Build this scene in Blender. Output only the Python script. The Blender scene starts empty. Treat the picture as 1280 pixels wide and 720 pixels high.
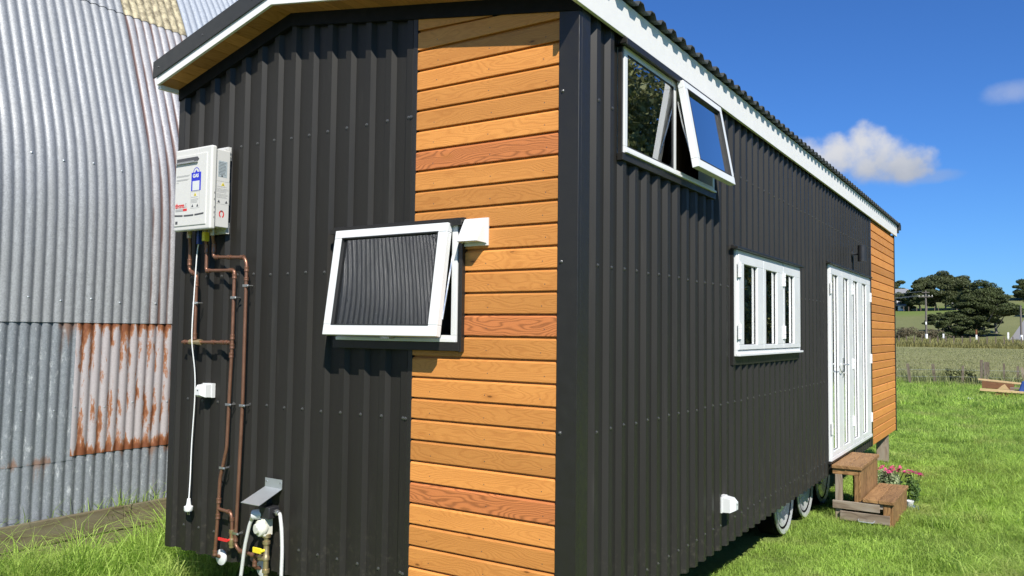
import bpy, math, random
import numpy as np
from mathutils import Vector, Matrix
random.seed(7)
RNG = np.random.default_rng(7)
S = bpy.context.scene
COL = S.collection
R = math.radians

# ------------------------------------------------------------------ node helpers
class NT:
    def __init__(s, tree): s.t = tree; s.n = tree.nodes; s.l = tree.links
    def new(s, typ, **kw):
        n = s.n.new(typ)
        for k, v in kw.items(): setattr(n, k, v)
        return n
    def put(s, sock, v):
        if isinstance(v, bpy.types.NodeSocket): s.l.new(v, sock)
        elif v is not None:
            if hasattr(sock, 'default_value'):
                dv = sock.default_value
                if hasattr(dv, '__len__') and not hasattr(v, '__len__'): v = (v,)*len(dv)
                if hasattr(dv, '__len__') and len(dv) == 4 and len(v) == 3: v = (*v, 1)
                sock.default_value = v
    def math(s, op, a, b=None, c=None, clamp=False):
        n = s.new('ShaderNodeMath', operation=op, use_clamp=clamp)
        for i, v in enumerate((a, b, c)):
            if v is not None: s.put(n.inputs[i], v)
        return n.outputs[0]
    def vmath(s, op, a, b=None):
        n = s.new('ShaderNodeVectorMath', operation=op)
        s.put(n.inputs[0], a)
        if b is not None: s.put(n.inputs[1], b)
        return n.outputs[0]
    def mix(s, f, a, b, blend='MIX'):
        n = s.new('ShaderNodeMix', data_type='RGBA', blend_type=blend)
        s.put(n.inputs[0], f); s.put(n.inputs[6], a); s.put(n.inputs[7], b)
        return n.outputs[2]
    def noise(s, vec, scale, detail=4, rough=.55, dist=0.):
        n = s.new('ShaderNodeTexNoise')
        s.put(n.inputs['Vector'], vec); n.inputs['Scale'].default_value = scale
        n.inputs['Detail'].default_value = detail; n.inputs['Roughness'].default_value = rough
        n.inputs['Distortion'].default_value = dist
        return n.outputs['Fac']
    def ramp(s, f, a, b, lo=0., hi=1.):
        n = s.new('ShaderNodeMapRange', interpolation_type='SMOOTHSTEP')
        s.put(n.inputs[0], f)
        for i, v in enumerate((a, b, lo, hi)): s.put(n.inputs[i+1], v)
        return n.outputs[0]
    def attr(s, name):
        return s.new('ShaderNodeAttribute', attribute_name=name)
    def sep(s, v):
        n = s.new('ShaderNodeSeparateXYZ'); s.put(n.inputs[0], v); return n.outputs
    def pos(s): return s.new('ShaderNodeNewGeometry').outputs['Position']

def material(name):
    m = bpy.data.materials.new(name); m.use_nodes = True
    t = NT(m.node_tree); p = t.n['Principled BSDF']
    return m, t, p
def plain(name, col, rough=.5, metal=0., var=.12, vscale=6., bump=0., bscale=80., spec=.5, coat=0.):
    m, t, p = material(name)
    n = t.noise(t.pos(), vscale, 5, .6)
    c = t.mix(n, [v*(1-var) for v in col], [min(1, v*(1+var)) for v in col])
    t.put(p.inputs['Base Color'], c)
    r = t.ramp(t.noise(t.pos(), vscale*3.1, 3), .3, .7, max(0, rough-.07), min(1, rough+.07))
    t.put(p.inputs['Roughness'], r)
    p.inputs['Metallic'].default_value = metal
    p.inputs['Specular IOR Level'].default_value = spec
    p.inputs['Coat Weight'].default_value = coat
    if bump:
        b = t.new('ShaderNodeBump'); b.inputs['Strength'].default_value = bump; b.inputs['Distance'].default_value = .004
        t.put(b.inputs['Height'], t.noise(t.pos(), bscale, 3)); t.put(p.inputs['Normal'], b.outputs[0])
    return m

def wood(name, light, dark, red=None, streak=.55, rough=.55, weather=None, freq=95.):
    """boards: uses the 'gr' vector (along, across, seed) and the 'tone' of each board"""
    m, t, p = material(name)
    g = t.attr('gr').outputs['Vector']; tone = t.attr('tone').outputs['Fac']
    warp = t.noise(t.vmath('MULTIPLY', g, (2.2, 9., 1.)), 1., 2, .5)
    sx = t.sep(g)
    # growth rings: bands across the board bent by slow noise along it
    v = t.new('ShaderNodeTexVoronoi'); v.inputs['Scale'].default_value = 1.
    t.put(v.inputs['Vector'], t.vmath('MULTIPLY', g, (3.4, 10., 1.)))
    kd = t.math('POWER', 2.718, t.math('MULTIPLY', v.outputs['Distance'], -7.))
    ring_in = t.math('ADD', t.math('ADD', t.math('MULTIPLY', sx[1], freq), t.math('MULTIPLY', warp, freq*.36)), t.math('MULTIPLY', kd, 16.))
    ring = t.math('ADD', t.math('MULTIPLY', t.math('SINE', ring_in), .5), .5)
    ring = t.math('POWER', ring, 2.2)
    fine = t.noise(t.vmath('MULTIPLY', g, (6., 330., 1.)), 1., 4, .6)
    blot = t.noise(t.vmath('MULTIPLY', g, (2.6, 10., 1.)), 1., 3, .5)
    knot = t.ramp(v.outputs['Distance'], .022, .075, 1., 0.)
    halo = t.ramp(v.outputs['Distance'], .05, .24, .45, 0.)
    f = t.math('ADD', t.math('MULTIPLY', ring, streak*.75), t.math('MULTIPLY', fine, .35))
    f = t.math('ADD', f, t.math('MULTIPLY', t.math('SUBTRACT', blot, .5), .7), clamp=True)
    c = t.mix(f, light, dark)
    lum = t.math('ADD', .77, t.math('MULTIPLY', tone, .38))
    c = t.mix(1., c, t.new_rgb(lum) if False else lum_rgb(t, lum), 'MULTIPLY')
    if red is not None:
        isred = t.ramp(t.attr('red').outputs['Fac'], .4, .6)
        cr = t.mix(t.math('MULTIPLY', ring, .9), red, [v_*.55 for v_ in red])
        c = t.mix(isred, c, cr)
    c = t.mix(halo, c, dark)
    c = t.mix(t.math('MULTIPLY', knot, .8), c, [v_*.25 for v_ in dark])
    if weather is not None:
        w = t.noise(t.vmath('MULTIPLY', g, (3., 14., 1.)), 1., 4, .6)
        c = t.mix(t.ramp(w, .4, .68, 0, .85), c, weather)
    t.put(p.inputs['Base Color'], c)
    p.inputs['Roughness'].default_value = rough
    p.inputs['Specular IOR Level'].default_value = .3
    b = t.new('ShaderNodeBump'); b.inputs['Strength'].default_value = .35; b.inputs['Distance'].default_value = .002
    t.put(b.inputs['Height'], t.math('ADD', fine, t.math('MULTIPLY', ring, .5)))
    t.put(p.inputs['Normal'], b.outputs[0])
    return m
def lum_rgb(t, v):
    n = t.new('ShaderNodeCombineColor')
    for i in range(3): t.put(n.inputs[i], v)
    return n.outputs[0]

def leafmat(name, col, var=.5, trans=.25, rough=.55, dry=None):
    m, t, p = material(name)
    tone = t.attr('tone').outputs['Fac']
    c = t.mix(tone, [v*(1-var) for v in col], [v*(1+var) for v in col])
    if dry is not None:
        d = t.ramp(t.noise(t.pos(), .9, 3), .52, .72, 0, .7)
        c = t.mix(d, c, dry)
    t.put(p.inputs['Base Color'], c); p.inputs['Roughness'].default_value = rough
    p.inputs['Specular IOR Level'].default_value = .25
    tr = t.new('ShaderNodeBsdfTranslucent'); t.put(tr.inputs[0], t.mix(.5, c, [v*1.8 for v in col]))
    mx = t.new('ShaderNodeMixShader'); mx.inputs[0].default_value = trans
    out = t.n['Material Output']
    t.l.new(p.outputs[0], mx.inputs[1]); t.l.new(tr.outputs[0], mx.inputs[2]); t.l.new(mx.outputs[0], out.inputs[0])
    return m

# ------------------------------------------------------------------ materials
def steel_dark():
    m, t, p = material('charcoal_steel')
    n = t.noise(t.vmath('MULTIPLY', t.pos(), (3., 3., .5)), 1.5, 5, .6)
    c = t.mix(n, (.0150, .0138, .0118), (.0225, .0210, .0180))
    wn = t.new('ShaderNodeTexWhiteNoise', noise_dimensions='3D')
    t.put(wn.inputs['Vector'], t.vmath('FLOOR', t.vmath('MULTIPLY', t.vmath('ADD', t.pos(), (.2, .37, 0)), (1.31, 1.31, 0.))))
    c = t.mix(t.ramp(wn.outputs['Value'], 0., 1., 0., .35), c, (.026, .0245, .0215))
    zz = t.sep(t.pos())[2]
    spl = t.math('MULTIPLY', t.ramp(zz, .34, .85, 1., 0.), t.ramp(t.noise(t.pos(), 26., 5, .75), .50, .72))
    c = t.mix(t.math('MULTIPLY', spl, .30), c, (.10, .09, .065))
    dust = t.ramp(t.noise(t.vmath('MULTIPLY', t.pos(), (9., 9., .7)), 2., 5, .7), .56, .8, 0, .10)
    c = t.mix(dust, c, (.12, .115, .10))
    sc = t.ramp(t.noise(t.vmath('MULTIPLY', t.pos(), (60., 60., 1.6)), 1., 2, .5), .73, .8, 0, .3)
    c = t.mix(sc, c, (.07, .07, .065))
    t.put(p.inputs['Base Color'], c)
    t.put(p.inputs['Roughness'], t.ramp(n, .3, .7, .40, .52))
    p.inputs['Specular IOR Level'].default_value = .27
    b = t.new('ShaderNodeBump'); b.inputs['Strength'].default_value = .12; b.inputs['Distance'].default_value = .01
    t.put(b.inputs['Height'], t.noise(t.vmath('MULTIPLY', t.pos(), (4., 4., 1.2)), 2., 2)); t.put(p.inputs['Normal'], b.outputs[0])
    return m
def galv(name, base=(.272, .282, .290), stain=0., rust=0., lichen=0., groove=0., dull=0.):
    m, t, p = material(name)
    P = t.pos(); xyz = t.sep(P)
    sp = t.new('ShaderNodeTexVoronoi'); sp.inputs['Scale'].default_value = 120.
    t.put(sp.inputs['Vector'], t.vmath('ADD', P, (0, 0, 0)))
    spc = t.sep(sp.outputs['Color'])[0]
    big = t.noise(t.vmath('MULTIPLY', P, (1.5, 6., .8)), 1.5, 5, .65)
    c = t.mix(spc, [v*.80 for v in base], [min(1, v*1.2) for v in base])
    c = t.mix(t.ramp(big, .35, .7, 0, .45), c, [v*.72 for v in base])
    fl = t.ramp(t.noise(t.vmath('MULTIPLY', P, (20., 26., 9.)), 1., 6, .78), .55, .66, 0, .8 if stain else .25)
    c = t.mix(fl, c, (.46, .48, .49))
    gv = t.attr('groove').outputs['Fac']          # 1 in the valley of a corrugation
    ht = t.attr('edge').outputs['Fac']            # 1 at the lower/upper edge of the sheet
    if rust:
        c = t.mix(.55, c, (.40, .35, .345))
        nz = t.noise(t.vmath('MULTIPLY', P, (1., 11., 2.6)), 1.6, 7, .74)
        k = t.math('ADD', nz, t.math('MULTIPLY', gv, .10))
        k = t.math('ADD', k, t.math('MULTIPLY', ht, .26))
        c = t.mix(t.ramp(k, .575, .65), c, (.30, .125, .055))
        c = t.mix(t.ramp(k, .64, .74), c, (.17, .058, .024))
    if groove:
        nz = t.noise(t.vmath('MULTIPLY', P, (1., 5., 1.1)), 1.5, 4, .6)
        k = t.math('ADD', t.math('MULTIPLY', gv, .55), t.math('MULTIPLY', nz, .6))
        c = t.mix(t.ramp(k, .66, .86, 0, .9), c, (.11, .055, .04))
    if lichen:
        nz = t.noise(t.vmath('MULTIPLY', P, (9., 9., 9.)), 1.6, 6, .75)
        c = t.mix(t.ramp(nz, .35, .6), (.16, .13, .075), (.46, .40, .25))
    if stain:
        nz = t.noise(t.vmath('MULTIPLY', P, (1., 4., .5)), 2., 4, .6)
        k = t.math('ADD', nz, t.math('MULTIPLY', ht, .22))
        c = t.mix(t.ramp(k, .66, .78, 0, .75), c, (.20, .10, .055))
    t.put(p.inputs['Base Color'], c)
    p.inputs['Metallic'].default_value = .0 if (rust or lichen) else (.10 - dull)
    t.put(p.inputs['Roughness'], t.ramp(big, .3, .7, .42, .6))
    b = t.new('ShaderNodeBump'); b.inputs['Strength'].default_value = .25; b.inputs['Distance'].default_value = .003
    t.put(b.inputs['Height'], t.noise(P, 90., 4)); t.put(p.inputs['Normal'], b.outputs[0])
    return m
def glassmat(name, tint=(.80, .86, .84), mult=2.2):
    m, t, p = material(name)
    t.n.remove(p)
    fr = t.new('ShaderNodeFresnel'); fr.inputs['IOR'].default_value = 1.52
    wob = t.new('ShaderNodeBump'); wob.inputs['Strength'].default_value = .016; wob.inputs['Distance'].default_value = .02
    t.put(wob.inputs['Height'], t.noise(t.pos(), 2.5, 1))
    tr = t.new('ShaderNodeBsdfTransparent'); tr.inputs[0].default_value = (*tint, 1)
    gl = t.new('ShaderNodeBsdfGlossy'); gl.inputs['Roughness'].default_value = .0
    gl.inputs[0].default_value = (1, 1, 1, 1); t.put(gl.inputs['Normal'], wob.outputs[0])
    mx = t.new('ShaderNodeMixShader')
    t.put(mx.inputs[0], t.math('MULTIPLY', fr.outputs[0], mult, clamp=True))
    t.l.new(tr.outputs[0], mx.inputs[1]); t.l.new(gl.outputs[0], mx.inputs[2])
    t.l.new(mx.outputs[0], t.n['Material Output'].inputs[0])
    return m
def groundmat():
    m, t, p = material('meadow')
    P = t.pos(); x, y, z = t.sep(P)
    n1 = t.noise(P, .5, 5, .6); n2 = t.noise(P, 7., 5, .7); n3 = t.noise(P, .06, 4, .6)
    lush = t.mix(n2, (.085, .125, .026), (.19, .245, .06))
    field = t.mix(t.noise(t.vmath('MULTIPLY', P, (1.2, .35, 1.)), 1., 6, .7), (.165, .172, .070), (.27, .262, .125))
    fr = t.math('ADD', y, t.math('MULTIPLY', n1, 4.))
    c = t.mix(t.ramp(fr, 33., 37.), lush, field)
    hill = t.mix(t.noise(t.vmath('MULTIPLY', P, (.12, .05, .1)), 1., 6, .7), (.10, .12, .042), (.20, .20, .085))
    c = t.mix(t.ramp(fr, 120., 150.), c, hill)
    crest = t.ramp(t.math('ADD', y, t.math('MULTIPLY', n3, 26.)), 232., 250., 0, .8)
    crest = t.math('MULTIPLY', crest, t.ramp(y, 256., 268., 1., 0.))
    c = t.mix(crest, c, (.12, .17, .035))
    t.put(p.inputs['Base Color'], c); p.inputs['Roughness'].default_value = .9
    p.inputs['Specular IOR Level'].default_value = .15
    b = t.new('ShaderNodeBump'); b.inputs['Strength'].default_value = .8; b.inputs['Distance'].default_value = .08
    t.put(b.inputs['Height'], t.noise(P, 5., 6, .75)); t.put(p.inputs['Normal'], b.outputs[0])
    return m

M = {}
M['steel'] = steel_dark()
M['flash'] = plain('charcoal_flashing', (.0165, .0152, .0132), .42, var=.1)
M['screw'] = plain('screw_head', (.13, .13, .125), .28, .6)
M['roof'] = plain('weathered_roof_steel', (.050, .053, .048), .5, var=.2, vscale=9)
M['trim'] = plain('shade_dark_trim', (.008, .008, .008), .7, var=.1, spec=.15)  # gable trim coloured blacker than the steel to imitate the soffit's shadow
M['gable_flash'] = plain('charcoal_barge_flashing', (.030, .031, .030), .4, var=.08)
M['cedar'] = wood('oiled_cedar', (.62, .264, .066), (.41, .148, .032), red=(.54, .185, .058), streak=.38, freq=330.)
M['soffit'] = wood('soffit_ply', (.52, .245, .080), (.32, .135, .036), streak=.45, freq=200.)
M['step'] = wood('step_timber', (.32, .180, .074), (.125, .064, .025), streak=.8, freq=210., rough=.7)
M['grey'] = wood('weathered_timber', (.27, .21, .15), (.14, .10, .07), streak=.7, rough=.8, weather=(.29, .25, .20))
M['post'] = wood('fence_timber', (.17, .135, .098), (.075, .058, .042), streak=.7, rough=.9, weather=(.19, .16, .125))
M['edging'] = wood('edging_timber', (.19, .155, .090), (.088, .070, .040), streak=.6, rough=.85, weather=(.165, .145, .092))
M['plank'] = wood('pale_plank', (.58, .42, .22), (.42, .28, .13), streak=.5, rough=.7)
M['white'] = plain('white_joinery', (.68, .685, .675), .34, var=.006, vscale=1.5)
M['fascia'] = plain('white_board', (.74, .725, .695), .5, var=.04, bump=.1, bscale=30)
M['enamel'] = plain('white_enamel', (.60, .59, .555), .3, var=.03, vscale=3)
M['enamel_side'] = plain('grey_white_enamel', (.56, .555, .53), .4, var=.04)
M['plastic'] = plain('white_plastic', (.62, .63, .62), .38, var=.04)
M['seal'] = plain('black_rubber', (.02, .02, .02), .6)
M['black'] = plain('black_plastic', (.022, .022, .024), .4)
M['lining'] = plain('interior_lining', (.42, .38, .32), .7, var=.08)
M['floor'] = plain('interior_floor', (.22, .13, .07), .5, var=.15)
M['curtain'] = plain('curtain_cloth', (.72, .73, .70), .85, var=.05)
M['brownwood'] = wood('dark_interior_timber', (.26, .125, .06), (.14, .065, .032), streak=.5)
M['copper'] = plain('copper_pipe', (.23, .115, .072), .42, .6, var=.25, vscale=14)
M['brass'] = plain('brass_fitting', (.46, .36, .20), .36, .75, var=.2, vscale=20)
M['chrome'] = plain('clip_steel', (.62, .62, .60), .28, .9, var=.1)
M['zinc'] = plain('zinc_sheet', (.47, .50, .51), .36, .6, var=.18, vscale=11)
M['hose'] = plain('braided_hose', (.66, .66, .64), .45, .2, var=.2, vscale=120)
M['cord'] = plain('white_cable', (.75, .76, .75), .45, var=.05)
M['red'] = plain('red_handle', (.60, .03, .03), .4)
M['yellow'] = plain('yellow_handle', (.72, .58, .03), .4)
M['blue'] = plain('blue_tag', (.015, .05, .22), .5)
M['lblue'] = plain('blue_sticker', (.02, .03, .48), .4)
M['ink'] = plain('grey_ink', (.36, .36, .35), .5)
M['dink'] = plain('dark_ink', (.07, .07, .075), .5)
M['plate'] = plain('rating_plate', (.33, .38, .40), .45, var=.35, vscale=90)
M['rink'] = plain('red_ink', (.60, .03, .03), .4)
M['cream'] = plain('regulator_cream', (.66, .65, .56), .45, var=.06)
M['tyre'] = plain('tyre_rubber', (.005, .005, .005), .9, var=.2, spec=.05)
M['rim'] = plain('alloy_rim', (.50, .51, .52), .24, .35, var=.3, vscale=9)
M['chassis'] = plain('chassis_steel', (.02, .02, .02), .6)
M['glass'] = glassmat('window_glass', mult=3.4)
M['glass_grey'] = glassmat('tinted_glass', (.55, .60, .58), 3.2)
M['galv'] = galv('galvanised_iron')
M['galv_low'] = galv('stained_galvanised_iron', (.21, .228, .246), stain=1)
M['galv_new'] = galv('pale_galvanised_iron', (.33, .36, .40), dull=.1)
M['galv_rust'] = galv('rusty_iron', (.38, .37, .385), rust=1)
M['galv_groove'] = galv('rust_streaked_iron', (.36, .355, .36), groove=1)
M['galv_lichen'] = galv('lichen_covered_iron', (.4, .36, .25), lichen=1)
M['ground'] = groundmat()
M['asphalt'] = plain('worn_asphalt', (.22, .215, .21), .9, var=.15, vscale=2.)
M['grass'] = leafmat('grass_blade', (.335, .470, .095), .52, .48, dry=(.44, .43, .17))
M['weed'] = leafmat('dry_weed', (.22, .235, .10), .5, .3)
M['hedge'] = leafmat('rough_grass', (.22, .21, .075), .45, .3)
M['scrub'] = leafmat('brown_scrub', (.14, .12, .07), .5, .2)
M['leaf'] = leafmat('dark_leaf', (.070, .088, .031), .6, .25)
M['leaf2'] = leafmat('olive_leaf', (.084, .098, .040), .55, .25)
M['leafs'] = leafmat('shelter_leaf', (.20, .215, .09), .5, .25)
M['leaf3'] = leafmat('garden_leaf', (.10, .17, .045), .5, .3)
M['leafv'] = leafmat('variegated_leaf', (.30, .36, .19), .5, .3)
M['petal'] = leafmat('pink_petal', (.66, .10, .24), .3, .3)
M['petal2'] = leafmat('magenta_petal', (.55, .02, .20), .3, .3)
M['bark'] = plain('grey_bark', (.17, .15, .13), .9, var=.3, vscale=3)
M['farhill'] = plain('wooded_hill', (.045, .075, .060), .95, var=.3, vscale=.03)
M['roofgrey'] = plain('grey_roof', (.22, .225, .23), .6)
M['housewhite'] = plain('white_weatherboard', (.74, .74, .72), .6)
M['pole'] = plain('pole_timber', (.13, .115, .10), .85, var=.25)
M['polewhite'] = plain('white_pole_paint', (.78, .78, .76), .6)
M['orange'] = plain('rust_orange', (.20, .075, .03), .8)
mm, tt, pp = material('downlight_glow'); pp.inputs['Emission Color'].default_value = (1, .75, .4, 1); pp.inputs['Emission Strength'].default_value = 3.
M['glow'] = mm

# ------------------------------------------------------------------ object helpers
ROOT = {}
def setp(o, label=None, cat=None, group=None, kind=None):
    if label: o['label'] = label
    if cat: o['category'] = cat
    if group: o['group'] = group
    if kind: o['kind'] = kind
    return o
def thing(name, loc, label, cat, group=None):
    o = bpy.data.objects.new(name, None); COL.objects.link(o)
    o.empty_display_size = .2; o.location = loc
    ROOT[o.name] = Vector(loc)
    return setp(o, label, cat, group)
def link(name, me, parent=None, base=None):
    o = bpy.data.objects.new(name, me); COL.objects.link(o)
    if parent is not None:
        off = ROOT[parent.name]; o.parent = parent; ROOT[o.name] = off
    else:
        off = Vector(base) if base is not None else Vector((0, 0, 0))
        o.location = off; ROOT[o.name] = off
    if off.length > 0:
        n = len(me.vertices); a = np.empty(n*3, np.float32); me.vertices.foreach_get('co', a)
        a = a.reshape(-1, 3) - np.array(off, np.float32); me.vertices.foreach_set('co', a.ravel()); me.update()
    return o

class MB:
    def __init__(s, xf=None):
        s.v = []; s.f = []; s.m = []; s.g = []; s.t = []; s.r = []; s.sm = []; s.xf = xf; s.mi = 0
    def add(s, vs, fs, along=None, tone=None, red=0., smooth=False, seed=None):
        b = len(s.v)
        if seed is None: seed = random.random()*40
        if tone is None: tone = random.random()
        if along is None:
            a = np.array(vs); along = int(np.argmax(a.max(0)-a.min(0)))
        o1, o2 = [i for i in range(3) if i != along]
        for p in vs:
            s.g.append((p[along]+seed*5.3, p[o1]+p[o2]+seed*2.7, seed)); s.t.append(tone); s.r.append(red)
            q = s.xf(*p) if s.xf else p
            s.v.append(tuple(q))
        for f in fs:
            s.f.append(tuple(b+i for i in f)); s.m.append(s.mi); s.sm.append(smooth)
    def box(s, x0, x1, y0, y1, z0, z1, **k):
        v = [(x, y, z) for z in (z0, z1) for y in (y0, y1) for x in (x0, x1)]
        s.add(v, [(0, 2, 3, 1), (4, 5, 7, 6), (0, 1, 5, 4), (2, 6, 7, 3), (0, 4, 6, 2), (1, 3, 7, 5)], **k)
    def hexa(s, v, **k):   # 8 corners: bottom 4 ccw, top 4 ccw
        s.add(v, [(3, 2, 1, 0), (4, 5, 6, 7), (0, 1, 5, 4), (1, 2, 6, 5), (2, 3, 7, 6), (3, 0, 4, 7)], **k)
    def tube(s, pts, r, n=10, cap=True, **k):
        P = [Vector(p) for p in pts]; rr = r if hasattr(r, '__len__') else [r]*len(P)
        vs = []; fs = []; ref = None
        for i, p in enumerate(P):
            d = (P[min(i+1, len(P)-1)]-P[max(i-1, 0)]).normalized()
            if ref is None: ref = d.orthogonal().normalized()
            ref = (ref - d*ref.dot(d)).normalized(); w = d.cross(ref)
            for j in range(n):
                a = 2*math.pi*j/n; vs.append(tuple(p+(ref*math.cos(a)+w*math.sin(a))*rr[i]))
        for i in range(len(P)-1):
            for j in range(n): fs.append((i*n+j, i*n+(j+1) % n, (i+1)*n+(j+1) % n, (i+1)*n+j))
        if cap: fs += [tuple(range(n-1, -1, -1)), tuple((len(P)-1)*n+j for j in range(n))]
        s.add(vs, fs, smooth=True, **k)
    def cyl(s, a, b, r, n=14, r2=None): s.tube([a, b], [r, r if r2 is None else r2], n)
    def lathe(s, a, axis, prof, n=18):   # prof: (distance along axis, radius)
        ax = Vector(axis).normalized(); e1 = ax.orthogonal().normalized(); e2 = ax.cross(e1); a = Vector(a)
        vs = [tuple(a+ax*t+(e1*math.cos(2*math.pi*j/n)+e2*math.sin(2*math.pi*j/n))*max(1e-4, q)) for t, q in prof for j in range(n)]
        m = len(prof); fs = [(i*n+j, i*n+(j+1) % n, (i+1)*n+(j+1) % n, (i+1)*n+j) for i in range(m-1) for j in range(n)]
        fs += [tuple(range(n-1, -1, -1)), tuple((m-1)*n+j for j in range(n))]
        s.add(vs, fs, smooth=True)
    def prism(s, poly, d0, d1, fn, **k):   # poly of (a,b); fn(a,b,d)
        n = len(poly)
        v = [fn(a, b, d0) for a, b in poly]+[fn(a, b, d1) for a, b in poly]
        s.add(v, [tuple(range(n-1, -1, -1)), tuple(range(n, 2*n))]+[(i, (i+1) % n, n+(i+1) % n, n+i) for i in range(n)], **k)
    def build(s, name, mats, parent=None, base=None, bevel=0., label=None, autosm=True):
        me = bpy.data.meshes.new(name); me.from_pydata(s.v, [], s.f)
        for m in (mats if isinstance(mats, (list, tuple)) else [mats]): me.materials.append(m)
        me.polygons.foreach_set('material_index', s.m)
        me.polygons.foreach_set('use_smooth', s.sm)
        a = me.attributes.new('gr', 'FLOAT_VECTOR', 'POINT'); a.data.foreach_set('vector', np.array(s.g, np.float32).ravel())
        a = me.attributes.new('tone', 'FLOAT', 'POINT'); a.data.foreach_set('value', np.array(s.t, np.float32))
        a = me.attributes.new('red', 'FLOAT', 'POINT'); a.data.foreach_set('value', np.array(s.r, np.float32))
        me.update()
        import bmesh
        bm = bmesh.new(); bm.from_mesh(me); bmesh.ops.recalc_face_normals(bm, faces=bm.faces); bm.to_mesh(me); bm.free()
        o = link(name, me, parent, base)
        if any(s.sm):
            try: me.set_sharp_from_angle(angle=R(42))
            except Exception: pass
        if bevel:
            b = o.modifiers.new('edge', 'BEVEL'); b.width = bevel; b.segments = 2; b.limit_method = 'ANGLE'; b.angle_limit = R(40)
        if label: o['label'] = label
        return o

def npmesh(name, V, F, mat, tone=None, parent=None, base=None, smooth=False, extra=None):
    me = bpy.data.meshes.new(name)
    V = np.asarray(V, np.float32); nv = len(V)
    if isinstance(F, tuple): groups = F
    else: groups = (F,)
    loops = np.concatenate([np.asarray(f).ravel() for f in groups]).astype(np.int32)
    tot = np.concatenate([np.full(len(f), f.shape[1], np.int32) for f in groups])
    start = np.concatenate([[0], np.cumsum(tot)[:-1]]).astype(np.int32)
    me.vertices.add(nv); me.vertices.foreach_set('co', V.ravel())
    me.loops.add(len(loops)); me.loops.foreach_set('vertex_index', loops)
    me.polygons.add(len(tot)); me.polygons.foreach_set('loop_start', start); me.polygons.foreach_set('loop_total', tot)
    if smooth: me.polygons.foreach_set('use_smooth', np.ones(len(tot), bool))
    for m in (mat if isinstance(mat, list) else [mat]): me.materials.append(m)
    if tone is not None:
        a = me.attributes.new('tone', 'FLOAT', 'POINT'); a.data.foreach_set('value', np.asarray(tone, np.float32))
    for k, v in (extra or {}).items():
        a = me.attributes.new(k, 'FLOAT', 'POINT'); a.data.foreach_set('value', np.asarray(v, np.float32))
    me.update(calc_edges=True); me.validate()
    return link(name, me, parent, base)

def text(name, body, size, mat, parent, origin, right, up, thick=.0006, bold=0., sx=1.):
    cu = bpy.data.curves.new(name, 'FONT'); cu.body = body; cu.size = size; cu.extrude = thick; cu.offset = bold
    tmp = bpy.data.objects.new(name, cu); COL.objects.link(tmp)
    bpy.context.view_layer.update()
    me = bpy.data.meshes.new_from_object(tmp.evaluated_get(bpy.context.evaluated_depsgraph_get()))
    bpy.data.objects.remove(tmp); bpy.data.curves.remove(cu)
    r = Vector(right); u = Vector(up); n = r.cross(u); o = Vector(origin)
    for v in me.vertices: v.co = o+r*v.co.x*sx+u*v.co.y+n*v.co.z
    me.materials.clear(); me.materials.append(mat); me.name = name
    return link(name, me, parent)

# ------------------------------------------------------------------ terrain
def gh(x, y):
    x = np.asarray(x, float); y = np.asarray(y, float)
    st = lambda a, b, t: (lambda q: q*q*(3-2*q))(np.clip((t-a)/(b-a), 0, 1))
    z = -.1*st(0, 4, y) + 1.0*st(45, 150, y) + np.clip((y-150)/90, 0, 1)**1.25*7.6 + 6.2*st(240, 300, y) - 14*st(340, 700, y)
    z = z + .35*np.sin(x*.07+1.)*st(150, 200, y)*np.clip(1-abs(x)/400, 0, 1)
    z = z + .02*np.sin(x*1.9+y*.7)*np.sin(y*1.3-x*.4)*st(1.2, 2.2, np.abs(x-.6)+0*y)*np.clip((60-np.abs(y))/60, 0, 1)
    return z
def grid_lines():
    a = np.arange(-14, 14.01, .5)
    b = np.geomspace(14.8, 2600, 46)
    xs = np.concatenate([-b[::-1], a, b])
    ys = np.concatenate([-np.geomspace(9, 2600, 30)[::-1], np.arange(-8, 40, .5), np.arange(40, 330, 4.), np.geomspace(332, 3000, 30)])
    return xs, ys
xs, ys = grid_lines()
X, Y = np.meshgrid(xs, ys); Zg = gh(X, Y)
V = np.stack([X, Y, Zg], -1).reshape(-1, 3)
nx, ny = len(xs), len(ys)
ii = (np.arange(ny-1)[:, None]*nx+np.arange(nx-1)[None]).ravel()
F = np.stack([ii, ii+1, ii+1+nx, ii+nx], 1)
setp(npmesh('ground', V, F, M['ground'], smooth=True), kind='structure')
# distant wooded hill
hx = np.linspace(-260, 700, 60); hy = np.linspace(820, 1100, 10)
HX, HY = np.meshgrid(hx, hy)
HZ = -12+ (1-((HY-960)/150)**2).clip(0)*(58+9*np.sin(HX*.021)+5*np.sin(HX*.063+2)+3*np.sin(HX*.17))*np.clip((HX+130)/160, 0, 1)
V = np.stack([HX, HY, HZ], -1).reshape(-1, 3)
ii = (np.arange(9)[:, None]*60+np.arange(59)[None]).ravel()
setp(npmesh('hills', V, np.stack([ii, ii+1, ii+61, ii+60], 1), M['farhill'], smooth=True), kind='structure')
# road up the hill
cx = lambda y: .9 + .026*(y-140) + .00012*(y-140)**2
yy = np.arange(137, 262, 3.); L_ = []
for k in range(5): L_.append(np.stack([cx(yy)+(-2.8+1.4*k), yy, gh(cx(yy)+(-2.8+1.4*k), yy)+.06], 1))
V = np.stack(L_, 1).reshape(-1, 3); n = len(yy)
ii = (np.arange(n-1)[:, None]*5+np.arange(4)[None]).ravel()
setp(npmesh('road', V, np.stack([ii, ii+1, ii+6, ii+5], 1), M['asphalt'], smooth=True), kind='structure')

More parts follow.
